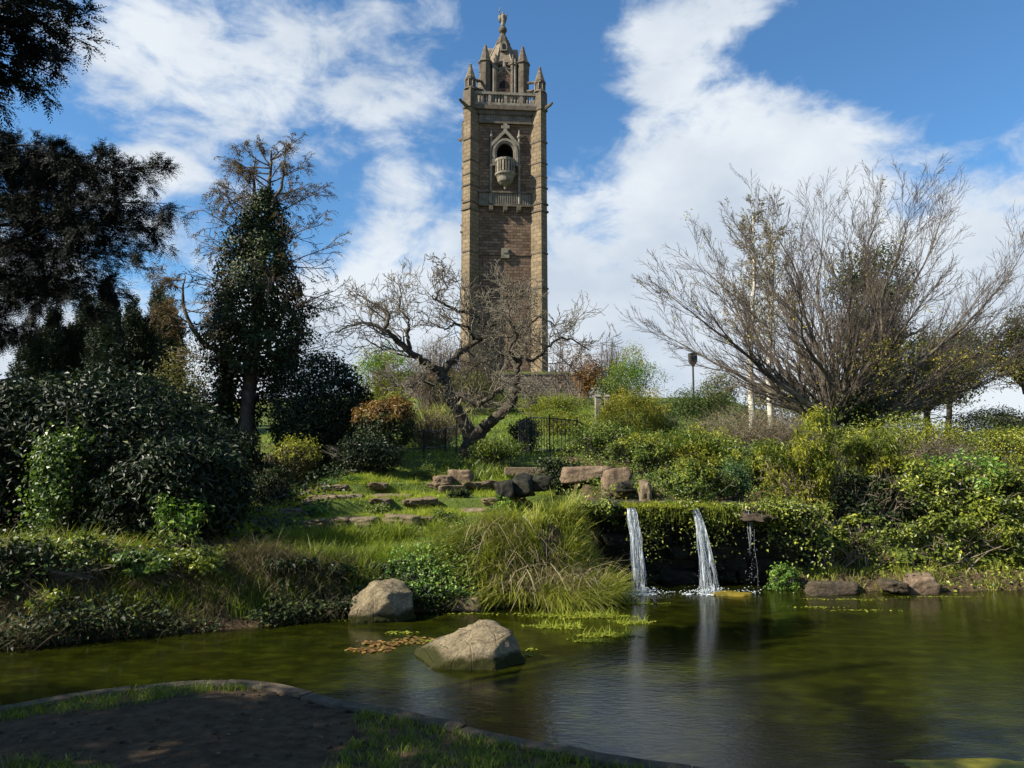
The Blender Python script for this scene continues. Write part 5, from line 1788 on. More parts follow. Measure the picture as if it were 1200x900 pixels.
P[:, 2] = np.maximum(H(P[:, 0], P[:, 1]), .02) + rng.random(n) * .16 * np.exp(-((P[:, 0] - dx0) / .5) ** 2)
a = rng.uniform(0, 6.28, n)
blades(mb, P, rng.uniform(.25, .62, n), np.stack([np.cos(a) * .55, np.sin(a) * .4 - .45, 0 * a], 1), .0036, rng.uniform(.3, 1.2, n), None, seg=4)
mb.obj('blades', M['darkstraw'], t_)['kind'] = 'stuff'

for (u, d, vt, w_, mt, lb) in [(335, 14.0, 566, 40, 'mid', 'mid green leafy cushion at the shaded end of the long upper step'), (405, 14.6, 560, 44, 'bright', 'fresh light green cushion on the brink of the long upper step'), (446, 13.0, 590, 40, 'mid', 'mid green leafy cushion just below the reddish stone step'),
                               (520, 12.6, 596, 44, 'mid', 'mid green leafy cushion between the reddish step and the sedge mound'), (556, 11.9, 606, 46, 'bright', 'fresh light green cushion against the back of the sedge mound'), (478, 11.9, 618, 48, 'mid', 'mid green leafy cushion above the lowest stone step'),
                               (590, 13.4, 582, 40, 'bright', 'fresh light green cushion below the dark stream kerb blocks'), (430, 15.4, 548, 46, 'ivy', 'dark green cushion in front of the low dark leathery shrub'), (500, 15.6, 546, 50, 'mid', 'mid green leafy cushion beside the brown rocks under the gnarled root'),
                               (368, 12.6, 596, 40, 'bright', 'fresh light green cushion under the bare second step'), (540, 14.2, 576, 36, 'ivy', 'dark green cushion on the turf below the brown rocks')]:
    bush('terrace_plant', lb, u, d, vt, w_, mt, 1300, .05, .5, .24, zf=.4, lump=.4, lf=5, sig=.13, per=26, twigs=8, cat='plant', group='plants on the grassy steps')
bush('bramble_thicket', 'outer bramble thicket past the large sunlit one', 1320, 12.9, 540, 180, 'bramble', 9000, .08, .6, .8, zf=.5, lump=.4, lf=4.5, twigs=40, twmat='greybrush', cat='bramble', per=46, sig=.09, inner=.1)
bush('bramble_thicket', 'last bramble thicket where the bank turns away', 1460, 13.2, 545, 180, 'bramble', 8000, .08, .6, .8, zf=.5, lump=.4, lf=4.5, twigs=40, twmat='greybrush', cat='bramble', per=46, sig=.09, inner=.1)
bush('yellow_hedge', 'outer yellow-green hedge beyond the grey-green bush', 1340, 16.5, 505, 200, 'lime', 6000, .07, .45, .8, zf=.5, lump=.2, extra='bramble', extra_n=2500)
for (u, vt, w_, mt, lb) in [(786, 584, 44, 'bright', 'fresh green tuft hanging over the lip between the two white falls'), (846, 588, 50, 'mid', 'leafy green tuft hanging over the lip before the dripping fall'), (900, 586, 64, 'bramble', 'bramble tuft spilling over the shadowed end of the lip'), (712, 580, 40, 'mid', 'leafy tuft at the lip end beside the sedge mound')]:
    bush('lip_plant', lb, u, 11.5, vt, w_, mt, 1500, .055, .5, .2, zf=.35, lump=.5, lf=5, sig=.14, per=26, twigs=14, cat='plant', zb=1.12, group='plants on the fall lip')

# pampas tufts
for (u, d, h, lab) in [(522, 27, 1.25, 'tuft of tall straw-green grass on the slope behind the gnarled trunk')]:
    x0 = W(u, 480, d).x
    z0 = Hs(x0, d)
    t_ = thing('tall_grass_tuft', lab, 'grass tuft', (x0, d, z0 - .05))
    mb = MB()
    n = 700
    a = rng.uniform(0, 6.28, n)
    P = np.stack([x0 + rng.normal(size=n) * .45, d + rng.normal(size=n) * .3, np.full(n, z0)], 1)
    blades(mb, P, h * rng.uniform(.6, 1.15, n), np.stack([np.cos(a), np.sin(a), 0 * a], 1) * .35, .014, .15)
    mb.obj('blades', M['sedge'], t_)['kind'] = 'stuff'

# iris-like leaves at the gnarled root
x0 = W(556, 552, 16.2).x
t_ = thing('iris_clump', 'clump of upright strap leaves at the foot of the gnarled tree', 'plant', (x0, 16.2, Hs(x0, 16.2) - .05))
mb = MB()
n = 420
P = np.stack([x0 + rng.normal(size=n) * .42, 16.2 + rng.normal(size=n) * .3, np.zeros(n)], 1)
P[:, 2] = H(P[:, 0], P[:, 1]) - .02
a = rng.uniform(0, 6.28, n)
blades(mb, P, rng.uniform(.2, .42, n), np.stack([np.cos(a), np.sin(a), 0 * a], 1) * .4, .014, .3)
mb.obj('blades', M['mid'], t_)['kind'] = 'stuff'

# ---------------------------------------------------------------- turf, bank growth
def scatter(n, x0, x1, e0, e1):
    x = rng.uniform(x0, x1, n)
    y = shore_far(x) + rng.uniform(e0, e1, n)
    return x, y


def tuft_field(name, n_tufts, per, x0, x1, e0, e1, h0, h1, mat, lean=.5, bend=.35, wid=.004, spread=.05, keep=None, drift=(0, 0)):
    x, y = scatter(n_tufts, x0, x1, e0, e1)
    if keep is not None:
        k = keep(x, y)
        x, y = x[k], y[k]
    hh = rng.uniform(h0, h1, len(x)) * (1 + .35 * wob(x, y, 2.5, 2))
    X = np.repeat(x, per) + rng.normal(size=len(x) * per) * spread
    Y = np.repeat(y, per) + rng.normal(size=len(x) * per) * spread
    Hh = np.maximum(.02, np.repeat(hh, per) * rng.uniform(.5, 1.15, len(X)))
    tt = np.clip(np.repeat(rng.random(len(x)), per) * .6 + rng.random(len(X)) * .4, 0, 1)
    P = np.stack([X, Y, H(X, Y) - .01], 1)
    a = rng.uniform(0, 6.28, len(X))
    ln = np.stack([np.cos(a) * lean + drift[0], np.sin(a) * lean + drift[1], 0 * a], 1) * rng.uniform(.3, 1.1, len(X))[:, None]
    mb = MB()
    blades(mb, P, Hh, ln, wid, bend * rng.uniform(.5, 1.2, len(X)), tt)
    return mb.obj(name, M[mat], kind='stuff', label=None)


SLABS = [(378, 556, 66, .10), (388, 585, 52, .08), (459, 584, 42, .09), (415, 612, 44, .08), (472, 609, 34, .08), (502, 645, 46, .10), (530, 576, 26, .08), (560, 600, 30, .08), (345, 600, 30, .08)]
slab_xy = [(ground(u, v), w_) for u, v, w_, h_ in SLABS]


def off_slab(x, y):
    k = np.ones(len(x), bool)
    for p, w_ in slab_xy:
        hw = w_ / 2 * pxm(p.y)
        k &= ~((np.abs(x - p.x) < hw * .9) & (np.abs(y - p.y) < .22))
    return k


def lab(o, s, cat='grass'):
    o['label'] = s
    o['category'] = cat
    return o


lab(tuft_field('turf_grass', 5200, 9, -5.2, 0.6, .9, 6.8, .05, .11, 'lawn', .5, .35, .0045, .05, lambda x, y: off_slab(x, y) & (np.abs(H(x, y + .03) - H(x, y - .03)) < .035) & (wob(x, y, 1.3, 2) > -.55)), 'short bright green turf covering the stepped bank')
lab(tuft_field('long_grass', 1500, 24, -4.6, -.3, .25, 2.1, .18, .46, 'grass', .55, .40, .0045, .05, lambda x, y: off_slab(x, y) & (wob(x, y, 1.6, 2) > -.25)), 'longer lush grass along the lip of the stepped bank')
lab(tuft_field('step_tussocks', 620, 44, -5.0, 0.8, 1.4, 6.6, .10, .27, 'lawn', .7, .55, .0042, .07, lambda x, y: off_slab(x, y) & (wob(x, y, 2.4, 2) > -.05)), 'tussocks of grass hanging over the stone steps')
lab(tuft_field('hill_grass', 3600, 8, -9, 7, 7, 30, .10, .28, 'grass', .5, .35, .012, .15), 'rough grass on the slope below the tower')
lab(tuft_field('left_bank_grass', 1250, 24, -8.4, -3.0, .3, 1.8, .26, .58, 'sedge', .6, .5, .0042, .06, lambda x, y: wob(x, y, 1.9, 2) > -.25, (.15, -.1)), 'tangled green and straw grass on the shaded bank')
lab(tuft_field('right_bank_grass', 160, 22, 4.3, 9.5, .05, .8, .12, .3, 'sedge', .55, .5, .004, .05, None, (0, -.2)), 'grass tufts at the waterline of the bramble bank')
lab(tuft_field('dead_bank_grass', 600, 26, -7.5, -2.0, .05, 1.25, .3, .6, 'darkstraw', .6, .75, .0035, .06, lambda x, y: wob(x, y, 1.5, 2) > -.3, (.05, -.5)), 'dull dead grass hanging over the bank')


def cover(name, label, n, x0, x1, e0, e1, h, mat, L, keep=None, wr=.75):
    x, y = scatter(n, x0, x1, e0, e1)
    if keep is not None:
        k = keep(x, y)
        x, y = x[k], y[k]
    z = H(x, y)
    gx_ = (H(x + .05, y) - H(x - .05, y)) / .1
    gy_ = (H(x, y + .05) - H(x, y - .05)) / .1
    N = nz(np.stack([-gx_, -gy_, np.ones(len(x))], 1))
    up = rng.random(len(x)) * h * (1 + .7 * wob(x, y, 3.0, 2))
    P = np.stack([x, y, np.maximum(z, .0)], 1) + N * np.maximum(.01, up)[:, None]
    mb = MB()
    leaves(mb, P, N + np.array([0, -.1, .5]) + rng.normal(size=P.shape) * .5, L * rng.uniform(.5, 1.25, len(P)), wr)
    o = mb.obj(name, M[mat], kind='stuff')
    return lab(o, label, 'ground cover')


cover('bank_ivy', 'ivy and bramble leaves clothing the shaded bank down to the water', 9000, -9, -2.4, -.05, 1.5, .34, 'ivy', .065, lambda x, y: (wob(x, y, 1.9, 2) > .1))
cover('bank_ivy', 'small ivy leaves trailing to the water beside the tall boulder', 6000, -3.0, -.4, -.05, .65, .22, 'ivy', .05)
cover('waterline_ivy', 'dark ivy fringe dipping into the pond along the shaded bank', 6000, -9, -1.2, -.06, .45, .22, 'ivy', .06, lambda x, y: wob(x, y, 3.1, 2) > .15)
cover('bank_weeds', 'fresh light green weeds mixed in the shaded bank', 4200, -8.5, -2.6, .05, 1.5, .42, 'ivylight', .055, lambda x, y: wob(x, y, 2.0, 2) > .1)
cover('bank_weeds', 'fresh green weeds between the boulder and the sedge mound', 2600, -1.7, -.5, .05, .9, .26, 'bright', .045)
cover('bramble_carpet', 'low leafy carpet along the foot of the bramble bank', 6000, 4.3, 10.5, .0, 2.4, .3, 'bramble', .055, lambda x, y: wob(x, y, 1.7, 2) > -.1)
cover('ledge_plants', 'mixed leafy plants filling the ledge above the falls', 12000, 1.2, 5.6, 1.5, 5.5, .30, 'mid', .05)
cover('slope_plants', 'mixed low leaves on the slope behind the railing', 12000, -6, 6.5, 6.8, 18, .38, 'mid', .07, lambda x, y: wob(x, y, .8, 2) > -.3)
cover('laurel_floor', 'dark low leaves under the laurels', 9000, -9.5, -3.2, 1.4, 9.0, .30, 'laurel', .075)

# sedge mound
sx, sy = .18, 10.55
sedge = thing('sedge_mound', 'big mound of arching sedge with straw-coloured skirts beside the first fall', 'sedge', (sx, sy, Hs(sx, sy) - .3))
nt_ = 165
a = rng.uniform(0, 6.28, nt_)
rr = np.sqrt(rng.random(nt_))
tx_, ty_ = sx + .22 + np.cos(a) * rr * 1.42, sy + .15 + np.sin(a) * rr * .85
ty_ = np.maximum(ty_, 10.12 + .05 * rng.normal(size=nt_))
tx_ = np.minimum(tx_, 1.32 + .05 * rng.normal(size=nt_))
tl_ = np.stack([np.cos(a) * rr * .9 * np.where(np.cos(a) > 0, .55, 1), np.sin(a) * rr * .8 - .3, 0 * a], 1) + rng.normal(size=(nt_, 3)) * np.array([.3, .25, 0])
per = 90
n = nt_ * per
P = np.stack([np.repeat(tx_, per) + rng.normal(size=n) * .06, np.repeat(ty_, per) + rng.normal(size=n) * .06, np.zeros(n)], 1)
P[:, 2] = np.maximum(H(P[:, 0], P[:, 1]), .05) - .02
ln = np.repeat(tl_, per, 0) * rng.uniform(.4, 1.2, (n, 1)) + rng.normal(size=(n, 3)) * np.array([.22, .22, 0])
fr_ = np.repeat(np.clip((sy - .1 - ty_) / .5, 0, 1), per)
hh = np.repeat(rng.uniform(.30, .62, nt_), per) * rng.uniform(.55, 1.15, n) * (1 + .1 * fr_)
blades(mb_ := MB(), P, hh, ln, .0062, rng.uniform(.15, .9, n) + .45 * fr_, np.clip(np.repeat(rng.random(nt_) * .5, per) + rng.random(n) * .5, 0, .95), seg=4)
mb_.obj('blades', M['sedge'], sedge)
mb = MB()
n = 650
a = rng.uniform(3.2, 6.2, n)
P = np.stack([sx + .1 + np.cos(a) * 1.2 * rng.uniform(.1, 1, n), sy + np.sin(a) * .6 * rng.uniform(.0, 1, n), np.zeros(n)], 1)
P[:, 2] = np.maximum(H(P[:, 0], P[:, 1]), .1) + rng.uniform(.0, .3, n)
ln = np.stack([np.cos(a) * .5 + .05, np.sin(a) * .6 - .2, 0 * a], 1) + rng.normal(size=(n, 3)) * np.array([.6, .35, 0])
blades(mb, P, rng.uniform(.2, .8, n), ln, .0055, rng.uniform(.5, 1.5, n), None, seg=4)
mb.obj('dead_blades', M['straw'], sedge)

# ---------------------------------------------------------------- stones
def stone(name, label, cat, loc, dims, seed, mat, rz=0.0, group=None, planes=None, sub=4, rough=.05, soft=14.0):
    mb = MB()
    P, T = rock_arrays(dims, seed, planes, sub, rough, soft)
    mb.add(P, T)
    me = mb.mesh(name, M[mat], smooth=True)
    o = bpy.data.objects.new(name, me)
    o.location = loc
    o.rotation_euler = (0, 0, rz)
    return link(o, None, label, cat, group)


# tall pale boulder at the bank
p = W(448, 705, 9.35)
stone('boulder', 'tall pale angular boulder at the water edge with a dark shaded side', 'boulder', (p.x, 9.35, .10), (.40, .34, .34), 5, 'boulder', 0,
      planes=[(-.62, -.35, .70, .80), (-.15, -.1, 1.0, .95), (.85, -.45, .15, .78), (.95, .3, .1, .95), (-.95, -.2, .1, .98), (-.2, -1, .05, .85), (.15, -.92, -.3, .75), (0, 1, .2, .9), (0, 0, -1, .9), (.5, -.2, .85, .92), (-.5, .7, .5, .9)], sub=5, rough=.06, soft=60)
p = on_level(563, 780, 0)
stone('boulder', 'wide low sandy boulder rising out of the open water', 'boulder', (p[0] - .02, p[1] + .12, .02), (.48, .36, .33), 9, 'boulder', 0,
      planes=[(-.55, -.25, .80, .62), (.05, -.2, 1, .85), (.75, -.6, .25, .72), (.9, .4, .3, .85), (-.9, -.3, .4, .95), (-.15, -1, -.05, .74), (0, 1, .2, .9), (0, 0, -1, .5), (.35, -.8, .45, .80), (.1, -.6, .8, .78)], sub=5, rough=.06, soft=50)
# flat rocks on the far bank
for (u, v, w_, h_, s, mt, lb) in [(975, 689, 58, 12, 21, 'darkslab', 'flat brown rock at the waterline under the brambles'), (1078, 686, 30, 19, 22, 'redstone', 'pale blocky rock at the waterline beside the bramble thicket'),
                                  (1045, 686, 24, 9, 23, 'darkslab', 'dark rock between the flat brown rock and the pale blocky one')]:
    d = 11.15
    q = W(u, v, d)
    stone('bank_rock', lb, 'rock', (q.x, d, max(.0, q.z)), (w_ / 2 * pxm(d) * 1.15, .22, h_ * pxm(d) * .68), s, mt, rng.uniform(-.2, .2), 'rocks along the far waterline', planes='block', rough=.10, soft=22)
q = W(543, 703, 10.0)
stone('bank_rock', 'square-edged step stone at the waterline under the sedge', 'rock', (q.x, 9.92, .08), (.24, .2, .12), 31, 'redstone', .1, 'rocks along the far waterline', planes='block', rough=.08, soft=30)
# flat step slabs
for k, ((u, v, w_, h_), (g, _w)) in enumerate(zip(SLABS, slab_xy)):
    lb = ['long upper stone step below the pale green bush', 'bare stone step under the long upper one', 'reddish stone step amid bright turf', 'worn stone step half sunk in long grass', 'small stone step beside the worn sunk one',
          'lowest stone step near the boulder lip', 'little flat stone in the turf by the dark rocks', 'narrow stone step toward the sedge mound', 'stone step at the shaded end beside the dark bank'][k]
    stone('stone_step', lb, 'stone step', (g.x, g.y, g.z - .02), (w_ / 2 * pxm(g.y) * 1.35, .27, h_ * 1.2), 40 + k, 'slab', rng.uniform(-.12, .12), 'stone steps in the turf', sub=4, rough=.12, planes='block', soft=20)
# rough ledge stones along the drop of every grassy step
lr = np.random.default_rng(77)
lv_mesh = []
for s_ in range(6):
    mb = MB()
    P, T = rock_arrays((.5, .5, .5), 140 + s_, 'block', 4, .16, 18)
    mb.add(P, T)
    lv_mesh.append(mb.mesh('ledge_stone', M['slab'], smooth=True))
yy_ = np.arange(10.2, 16.4, .02)
for x_ in np.arange(-4.6, .5, .16):
    h_ = H(np.full(len(yy_), x_), yy_)
    g_ = np.diff(h_) / .02
    k_ = np.where((g_[1:-1] > .55) & (g_[1:-1] >= g_[:-2]) & (g_[1:-1] >= g_[2:]))[0] + 1
    for k in k_:
        if lr.random() > .30 or math.sin(x_ * 2.3 + yy_[k] * 1.9) < -.25 or yy_[k] - float(shore_far(np.array([x_]))[0]) < 1.1:
            continue
        o = bpy.data.objects.new('ledge_stone', lv_mesh[int(lr.integers(0, 6))])
        w_ = lr.uniform(.28, .62)
        o.location = (x_ + lr.uniform(-.06, .06), yy_[k] + .10, float(h_[min(k + 8, len(h_) - 1)]) - .055)
        o.scale = (w_ * 1.1, lr.uniform(.3, .5), lr.uniform(.12, .17))
        o.rotation_euler = (lr.uniform(-.06, .06), lr.uniform(-.06, .06), lr.uniform(-.35, .35))
        ord_ = ['lowest', 'second', 'third', 'fourth', 'fifth', 'topmost'][int(np.clip(round((o.location.z - .75) / .24), 0, 5))]
        size_ = 'broad' if w_ > .50 else 'middling' if w_ > .38 else 'short'
        link(o, None, '%s rough brown ledge stone bedded in the %s grassy step up from the pond' % (size_, ord_), 'stone', 'ledge stones of the grassy steps')
# rocks of the stream above the fall
for (u, v, w_, h_, dep, s, mt, lb) in [(686, 556, 54, 16, 14.4, 51, 'redstone', 'long pink sandstone block beside the stream'), (722, 566, 30, 30, 13.6, 52, 'redstone', 'mottled upright rock beside the pink block'),
                                       (756, 580, 12, 26, 12.4, 53, 'slab', 'thin upright pale stone at the stream mouth'), (775, 592, 20, 9, 12.0, 59, 'slab', 'small pale flat stone on the fall ledge'), (593, 575, 20, 22, 13.6, 54, 'wetstone', 'dark block at the left end of the stream kerb'),
                                       (611, 571, 26, 20, 13.7, 55, 'wetstone', 'dark block in the middle of the stream kerb'), (632, 567, 24, 16, 13.9, 56, 'wetstone', 'dark block next to the little bridge'),
                                       (540, 560, 28, 16, 15.6, 57, 'redstone', 'brown rock below the strap-leaved clump'), (518, 564, 20, 12, 15.2, 58, 'redstone', 'smaller brown rock below the gnarled root'), (740, 571, 40, 12, 13.2, 60, 'wetstone', 'dark lintel rock over the stream mouth')]:
    if 'left' in lb:
        lb = 'dark block at the grassy end of the stream kerb'
    q = W(u, v, dep)
    stone('stream_rock', lb, 'rock', (q.x, dep, q.z), (w_ / 2 * pxm(dep) * 1.1, .22, h_ / 2 * pxm(dep) * 1.25), s, mt, rng.uniform(-.25, .25), 'rocks by the stream', sub=4, planes='block', rough=.11, soft=22)
q = W(622, 552, 16.0)
mb = MB()
box(mb, (0, 0, 0), (1.15, .5, .16))
fb = bpy.data.objects.new('footbridge_slab', mb.mesh('footbridge_slab', M['slab']))
fb.location = (q.x, 16.0, q.z)
link(fb, None, 'mossy stone slab bridging the stream below the railing', 'bridge')
bv = fb.modifiers.new('edge', 'BEVEL')
bv.width = .03
bv.segments = 2

# rock wall of the fall: every stone laid on its own
wallt = thing('waterfall_wall', 'dark wet rock wall that the three falls spill over', 'rock wall', (2.7, 11.75, -.2))
variants = []
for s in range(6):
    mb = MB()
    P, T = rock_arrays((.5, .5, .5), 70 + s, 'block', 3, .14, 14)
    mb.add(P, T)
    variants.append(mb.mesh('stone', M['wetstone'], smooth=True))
rows = 6
for r in range(rows):
    x = 1.05 + rng.uniform(0, .2)
    zc_ = -.02 + r * .205
    while x < 4.75:
        w_ = rng.uniform(.26, .55)
        o = bpy.data.objects.new('stone', variants[int(rng.integers(0, 6))])
        yy = 12.20 + rng.uniform(-.06, .06) - (.28 * rng.random() if rng.random() < .22 else 0)
        o.location = Vector((x + w_ / 2, yy, zc_ + .10 + rng.uniform(-.02, .02))) - wallt.location
        o.scale = (w_ * rng.uniform(1.05, 1.4), .55, rng.uniform(.22, .36))
        o.rotation_euler = (rng.uniform(-.1, .1), rng.uniform(-.12, .12), rng.uniform(-.15, .15))
        link(o, wallt)
        x += w_
x = 1.25
capv = []
for s in range(4):
    mb = MB()
    P, T = rock_arrays((.5, .5, .5), 90 + s, 'block', 4, .13, 18)
    mb.add(P, T)
    capv.append(mb.mesh('cap_stone', M['darkslab'], smooth=True))
while x < 4.5:
    w_ = rng.uniform(.4, .7)
    o = bpy.data.objects.new('cap_stone', capv[int(rng.integers(0, 4))])
    o.location = Vector((x + w_ / 2, 11.83 + rng.uniform(-.12, .08), 1.19 + rng.uniform(-.05, .06))) - wallt.location
    o.scale = (w_ * 1.25, rng.uniform(.85, 1.15), rng.uniform(.14, .26))
    o.rotation_euler = (rng.uniform(-.06, .06), rng.uniform(-.06, .06), rng.uniform(-.15, .15))
    link(o, wallt)
    x += w_
mb = MB()
n = 5200
x = np.clip(rng.normal(2.35, .42, n), 1.75, 3.2)
P = np.stack([x, 11.52 + rng.normal(size=n) * .14, 1.25 + rng.normal(size=n) * .012], 1)
a = rng.uniform(0, 6.28, n)
blades(mb, P, rng.uniform(.04, .13, n), np.stack([np.cos(a) * .6, np.sin(a) * .6 - .5, 0 * a], 1), .005, rng.uniform(.2, 1.3, n), None)
n = 260
P = np.stack([rng.uniform(1.9, 4.3, n), 11.33 + rng.normal(size=n) * .04, 1.2 + 0 * np.zeros(n)], 1)
blades(mb, P, rng.uniform(.15, .5, n), np.stack([rng.normal(size=n) * .25, -.15 + 0 * P[:, 0], 0 * P[:, 0]], 1), .004, 1.6, rng.random(n) * .5, seg=4)
mb.obj('moss', M['moss'], wallt)['kind'] = 'stuff'

mb = MB()
n = 2600
x = rng.uniform(1.2, 4.7, n)
P = np.stack([x, 11.86 + rng.normal(size=n) * .06, rng.uniform(.05, 1.2, n)], 1)
k = (wob(P[:, 0] * 1.0, P[:, 2] * 1.6, 2.6, 2) > .12) | (P[:, 0] > 4.15) | (P[:, 0] < 1.45)
P = P[k]
leaves(mb, P, np.array([0, -1.0, .5]) + rng.normal(size=P.shape) * .5, .055 * rng.uniform(.5, 1.2, len(P)), .75)
mb.obj('clinging_ivy', M['ivy'], wallt)['kind'] = 'stuff'
mb = MB()
n = 3200
x = np.where(rng.random(n) < .68, rng.uniform(3.3, 4.9, n), rng.uniform(.95, 1.5, n))
P = np.stack([x, 11.45 + rng.normal(size=n) * .10, 1.30 - np.abs(rng.normal(0, .30, n)) * np.clip((x - 3.0) * .95, .25, 1.6)], 1)
leaves(mb, P, np.array([-.3, -.6, .8]) + rng.normal(size=P.shape) * .5, .06 * rng.uniform(.5, 1.2, n), .6)
n = 3400
P = np.stack([rng.uniform(2.55, 4.4, n), 11.40 + rng.normal(size=n) * .12, 1.24 + rng.normal(size=n) * .07], 1)
k = wob(P[:, 0], P[:, 1] * .3, 3.5, 2) > -.1
leaves(mb, P[k], np.array([-.3, -.5, .9]) + rng.normal(size=(k.sum(), 3)) * .5, .055 * rng.uniform(.5, 1.2, k.sum()), .55)
n = 1500
P = np.stack([np.where(rng.random(n) < .5, rng.normal(2.12, .16, n), rng.normal(3.0, .22, n)), 11.38 + rng.normal(size=n) * .06, 1.24 - np.abs(rng.normal(0, .30, n))], 1)
leaves(mb, P, np.array([-.3, -.6, .6]) + rng.normal(size=P.shape) * .5, .05 * rng.uniform(.5, 1.2, n), .5)
mb.obj('overhanging_leaves', M['bramble'], wallt)['kind'] = 'stuff'

# stream pool behind the lip
mb = MB()
xs = np.linspace(1.35, 2.2, 8)
V = [(x, y, 1.262 + .02 * (y - 11.6)) for y in (11.35, 12.0, 12.8) for x in xs]
F = []
for r in range(2):
    for k in range(7):
        a = r * 8 + k
        F += [[a, a + 1, a + 9], [a, a + 9, a + 8]]
mb.add(V, F)
m, t, b = mat_new('stream_water')
b.inputs['Base Color'].default_value = (.05, .055, .05, 1)
b.inputs['Roughness'].default_value = .05
bump(t, b, tnoise(t, 14, 4, .6), .6, .02)
o = mb.obj('stream_water', m, kind='structure')

# falling water: separate threads and drops, white where air is mixed in
m, t, b = mat_new('falling_water')
b.inputs['Base Color'].default_value = (.60, .66, .72, 1)
b.inputs['Roughness'].default_value = .12
b.inputs['IOR'].default_value = 1.33
b.inputs['Transmission Weight'].default_value = .35
b.inputs['Specular IOR Level'].default_value = .8
M['fall'] = m


m, t, b = mat_new('broken_water_sheet')
b.inputs['Base Color'].default_value = (.62, .68, .74, 1)
b.inputs['Roughness'].default_value = .25
co_ = NT(t, 'ShaderNodeTexCoord')
mp_ = NT(t, 'ShaderNodeMapping')
mp_.inputs['Scale'].default_value = (60, 6, 5)
t.links.new(co_.outputs['Object'], mp_.inputs[0])
al_ = ramp(t, [(.44, (0, 0, 0)), (.64, (.75, .75, .75))], tnoise(t, 1.0, 6, .65, dist=.5, vec=mp_.outputs[0]))
tr_ = NT(t, 'ShaderNodeBsdfTransparent')
mx_ = NT(t, 'ShaderNodeMixShader')
t.links.new(al_, mx_.inputs[0])
t.links.new(tr_.outputs[0], mx_.inputs[1])
t.links.new(b.outputs[0], mx_.inputs[2])
t.links.new(mx_.outputs[0], t.nodes['Material Output'].inputs[0])
M['sheet'] = m


def waterfall(label, u0, u1, ub0, ub1, n, drops, splash, w=.007):
    d0 = 11.32
    xa, xb = W(u0, 605, d0).x, W(u1, 605, d0).x
    ya, yb_ = W(ub0, 690, 11.15).x, W(ub1, 690, 11.15).x
    t_ = thing('waterfall', label, 'waterfall', ((ya + yb_) / 2, 11.12, 0.0), 0, 'falls over the rock wall')
    mb = MB()
    for q in range(n):
        f = rng.random()
        x0, x1 = xa + (xb - xa) * f, ya + (yb_ - ya) * np.clip(f + rng.normal() * .22, -.1, 1.1)
        a0 = rng.uniform(0, .5) if rng.random() < .45 else 0
        a1 = min(1, a0 + rng.uniform(.45, 1.0))
        ts = np.linspace(a0, a1, 9)
        wv_ = rng.normal() * .012
        pts = np.stack([x0 + (x1 - x0) * ts ** 1.2 + wv_ * np.sin(ts * 14 + rng.uniform(0, 6)), d0 - .02 - .22 * ts ** .8 + rng.normal() * .03 + 0 * ts, 1.235 - 1.225 * ts ** 1.7], 1)
        rs = w * rng.uniform(.25, 1.2) * np.array([.25, .7, 1, .8, 1.1, .7, .95, .6, .15])
        tube(mb, pts, rs, 4, cap=False)
    mb.obj('stream', M['fall'], t_, smooth=True)
    if n > 40:
        mb = MB()
        nr, nc = 22, 9
        G = np.zeros((nr, nc, 3))
        for i_ in range(nr):
            ts = i_ / (nr - 1)
            for j_ in range(nc):
                f = j_ / (nc - 1)
                G[i_, j_] = (xa + (xb - xa) * f) * (1 - ts ** 1.2) + (ya + (yb_ - ya) * (f * 1.2 - .1)) * ts ** 1.2 + .006 * math.sin(i_ * .9 + j_ * 2.1), d0 - .03 - .22 * ts ** .8 + .02 * math.sin(j_ * 1.7 + i_ * .35), 1.24 - 1.235 * ts ** 1.7
        k_ = (np.arange(nr - 1)[:, None] * nc + np.arange(nc - 1)[None]).ravel()
        mb.add(G.reshape(-1, 3), np.concatenate([np.stack([k_, k_ + 1, k_ + nc + 1], 1), np.stack([k_, k_ + nc + 1, k_ + nc], 1)]))
        mb.obj('sheet', M['sheet'], t_, smooth=True)
    mb = MB()
    ico = rock_arrays((1, 1, 1), 3, None, 1, 0, 6)
    for q in range(drops):
        ts = rng.random() ** .6
        f = rng.normal(.5, .33)
        x = (xa + (xb - xa) * f) * (1 - ts ** 1.2) + (ya + (yb_ - ya) * np.clip(f, -.6, 1.6)) * ts ** 1.2 + rng.normal() * .03 * ts
        r = rng.uniform(.002, .0048)
        mb.add(ico[0] * np.array([r, r, r * rng.uniform(1, 2.6)]) + np.array([x, d0 - .22 * ts + rng.normal() * .05, 1.2 - 1.18 * ts ** 1.7]), ico[1])
    for q in range(splash):
        a = rng.uniform(0, 6.28)
        rr = abs(rng.normal(0, .16))
        r = rng.uniform(.003, .012)
        zz_ = abs(rng.normal(0, .06)) * np.exp(-rr * 3) + .004
        mb.add(ico[0] * r * np.array([1.5, 1.2, .8]) + np.array([(ya + yb_) / 2 + math.cos(a) * rr * 1.5, 11.08 + math.sin(a) * rr * .6, zz_]), ico[1])
    mb.obj('spray', M['fall'], t_, smooth=True)['kind'] = 'stuff'
    if splash > 200:
        mb = MB()
        for q in range(34):
            a = rng.uniform(0, 6.28)
            rr = abs(rng.normal(0, .15))
            P, T = ico
            mb.add(P * np.array([rng.uniform(.02, .07), rng.uniform(.012, .035), rng.uniform(.004, .014)]) + np.array([(ya + yb_) / 2 + math.cos(a) * rr * 1.6, 11.0 + math.sin(a) * rr * .7, .003]), T)
        mb.obj('foam', M['fall'], t_, smooth=True)['kind'] = 'stuff'
    return t_


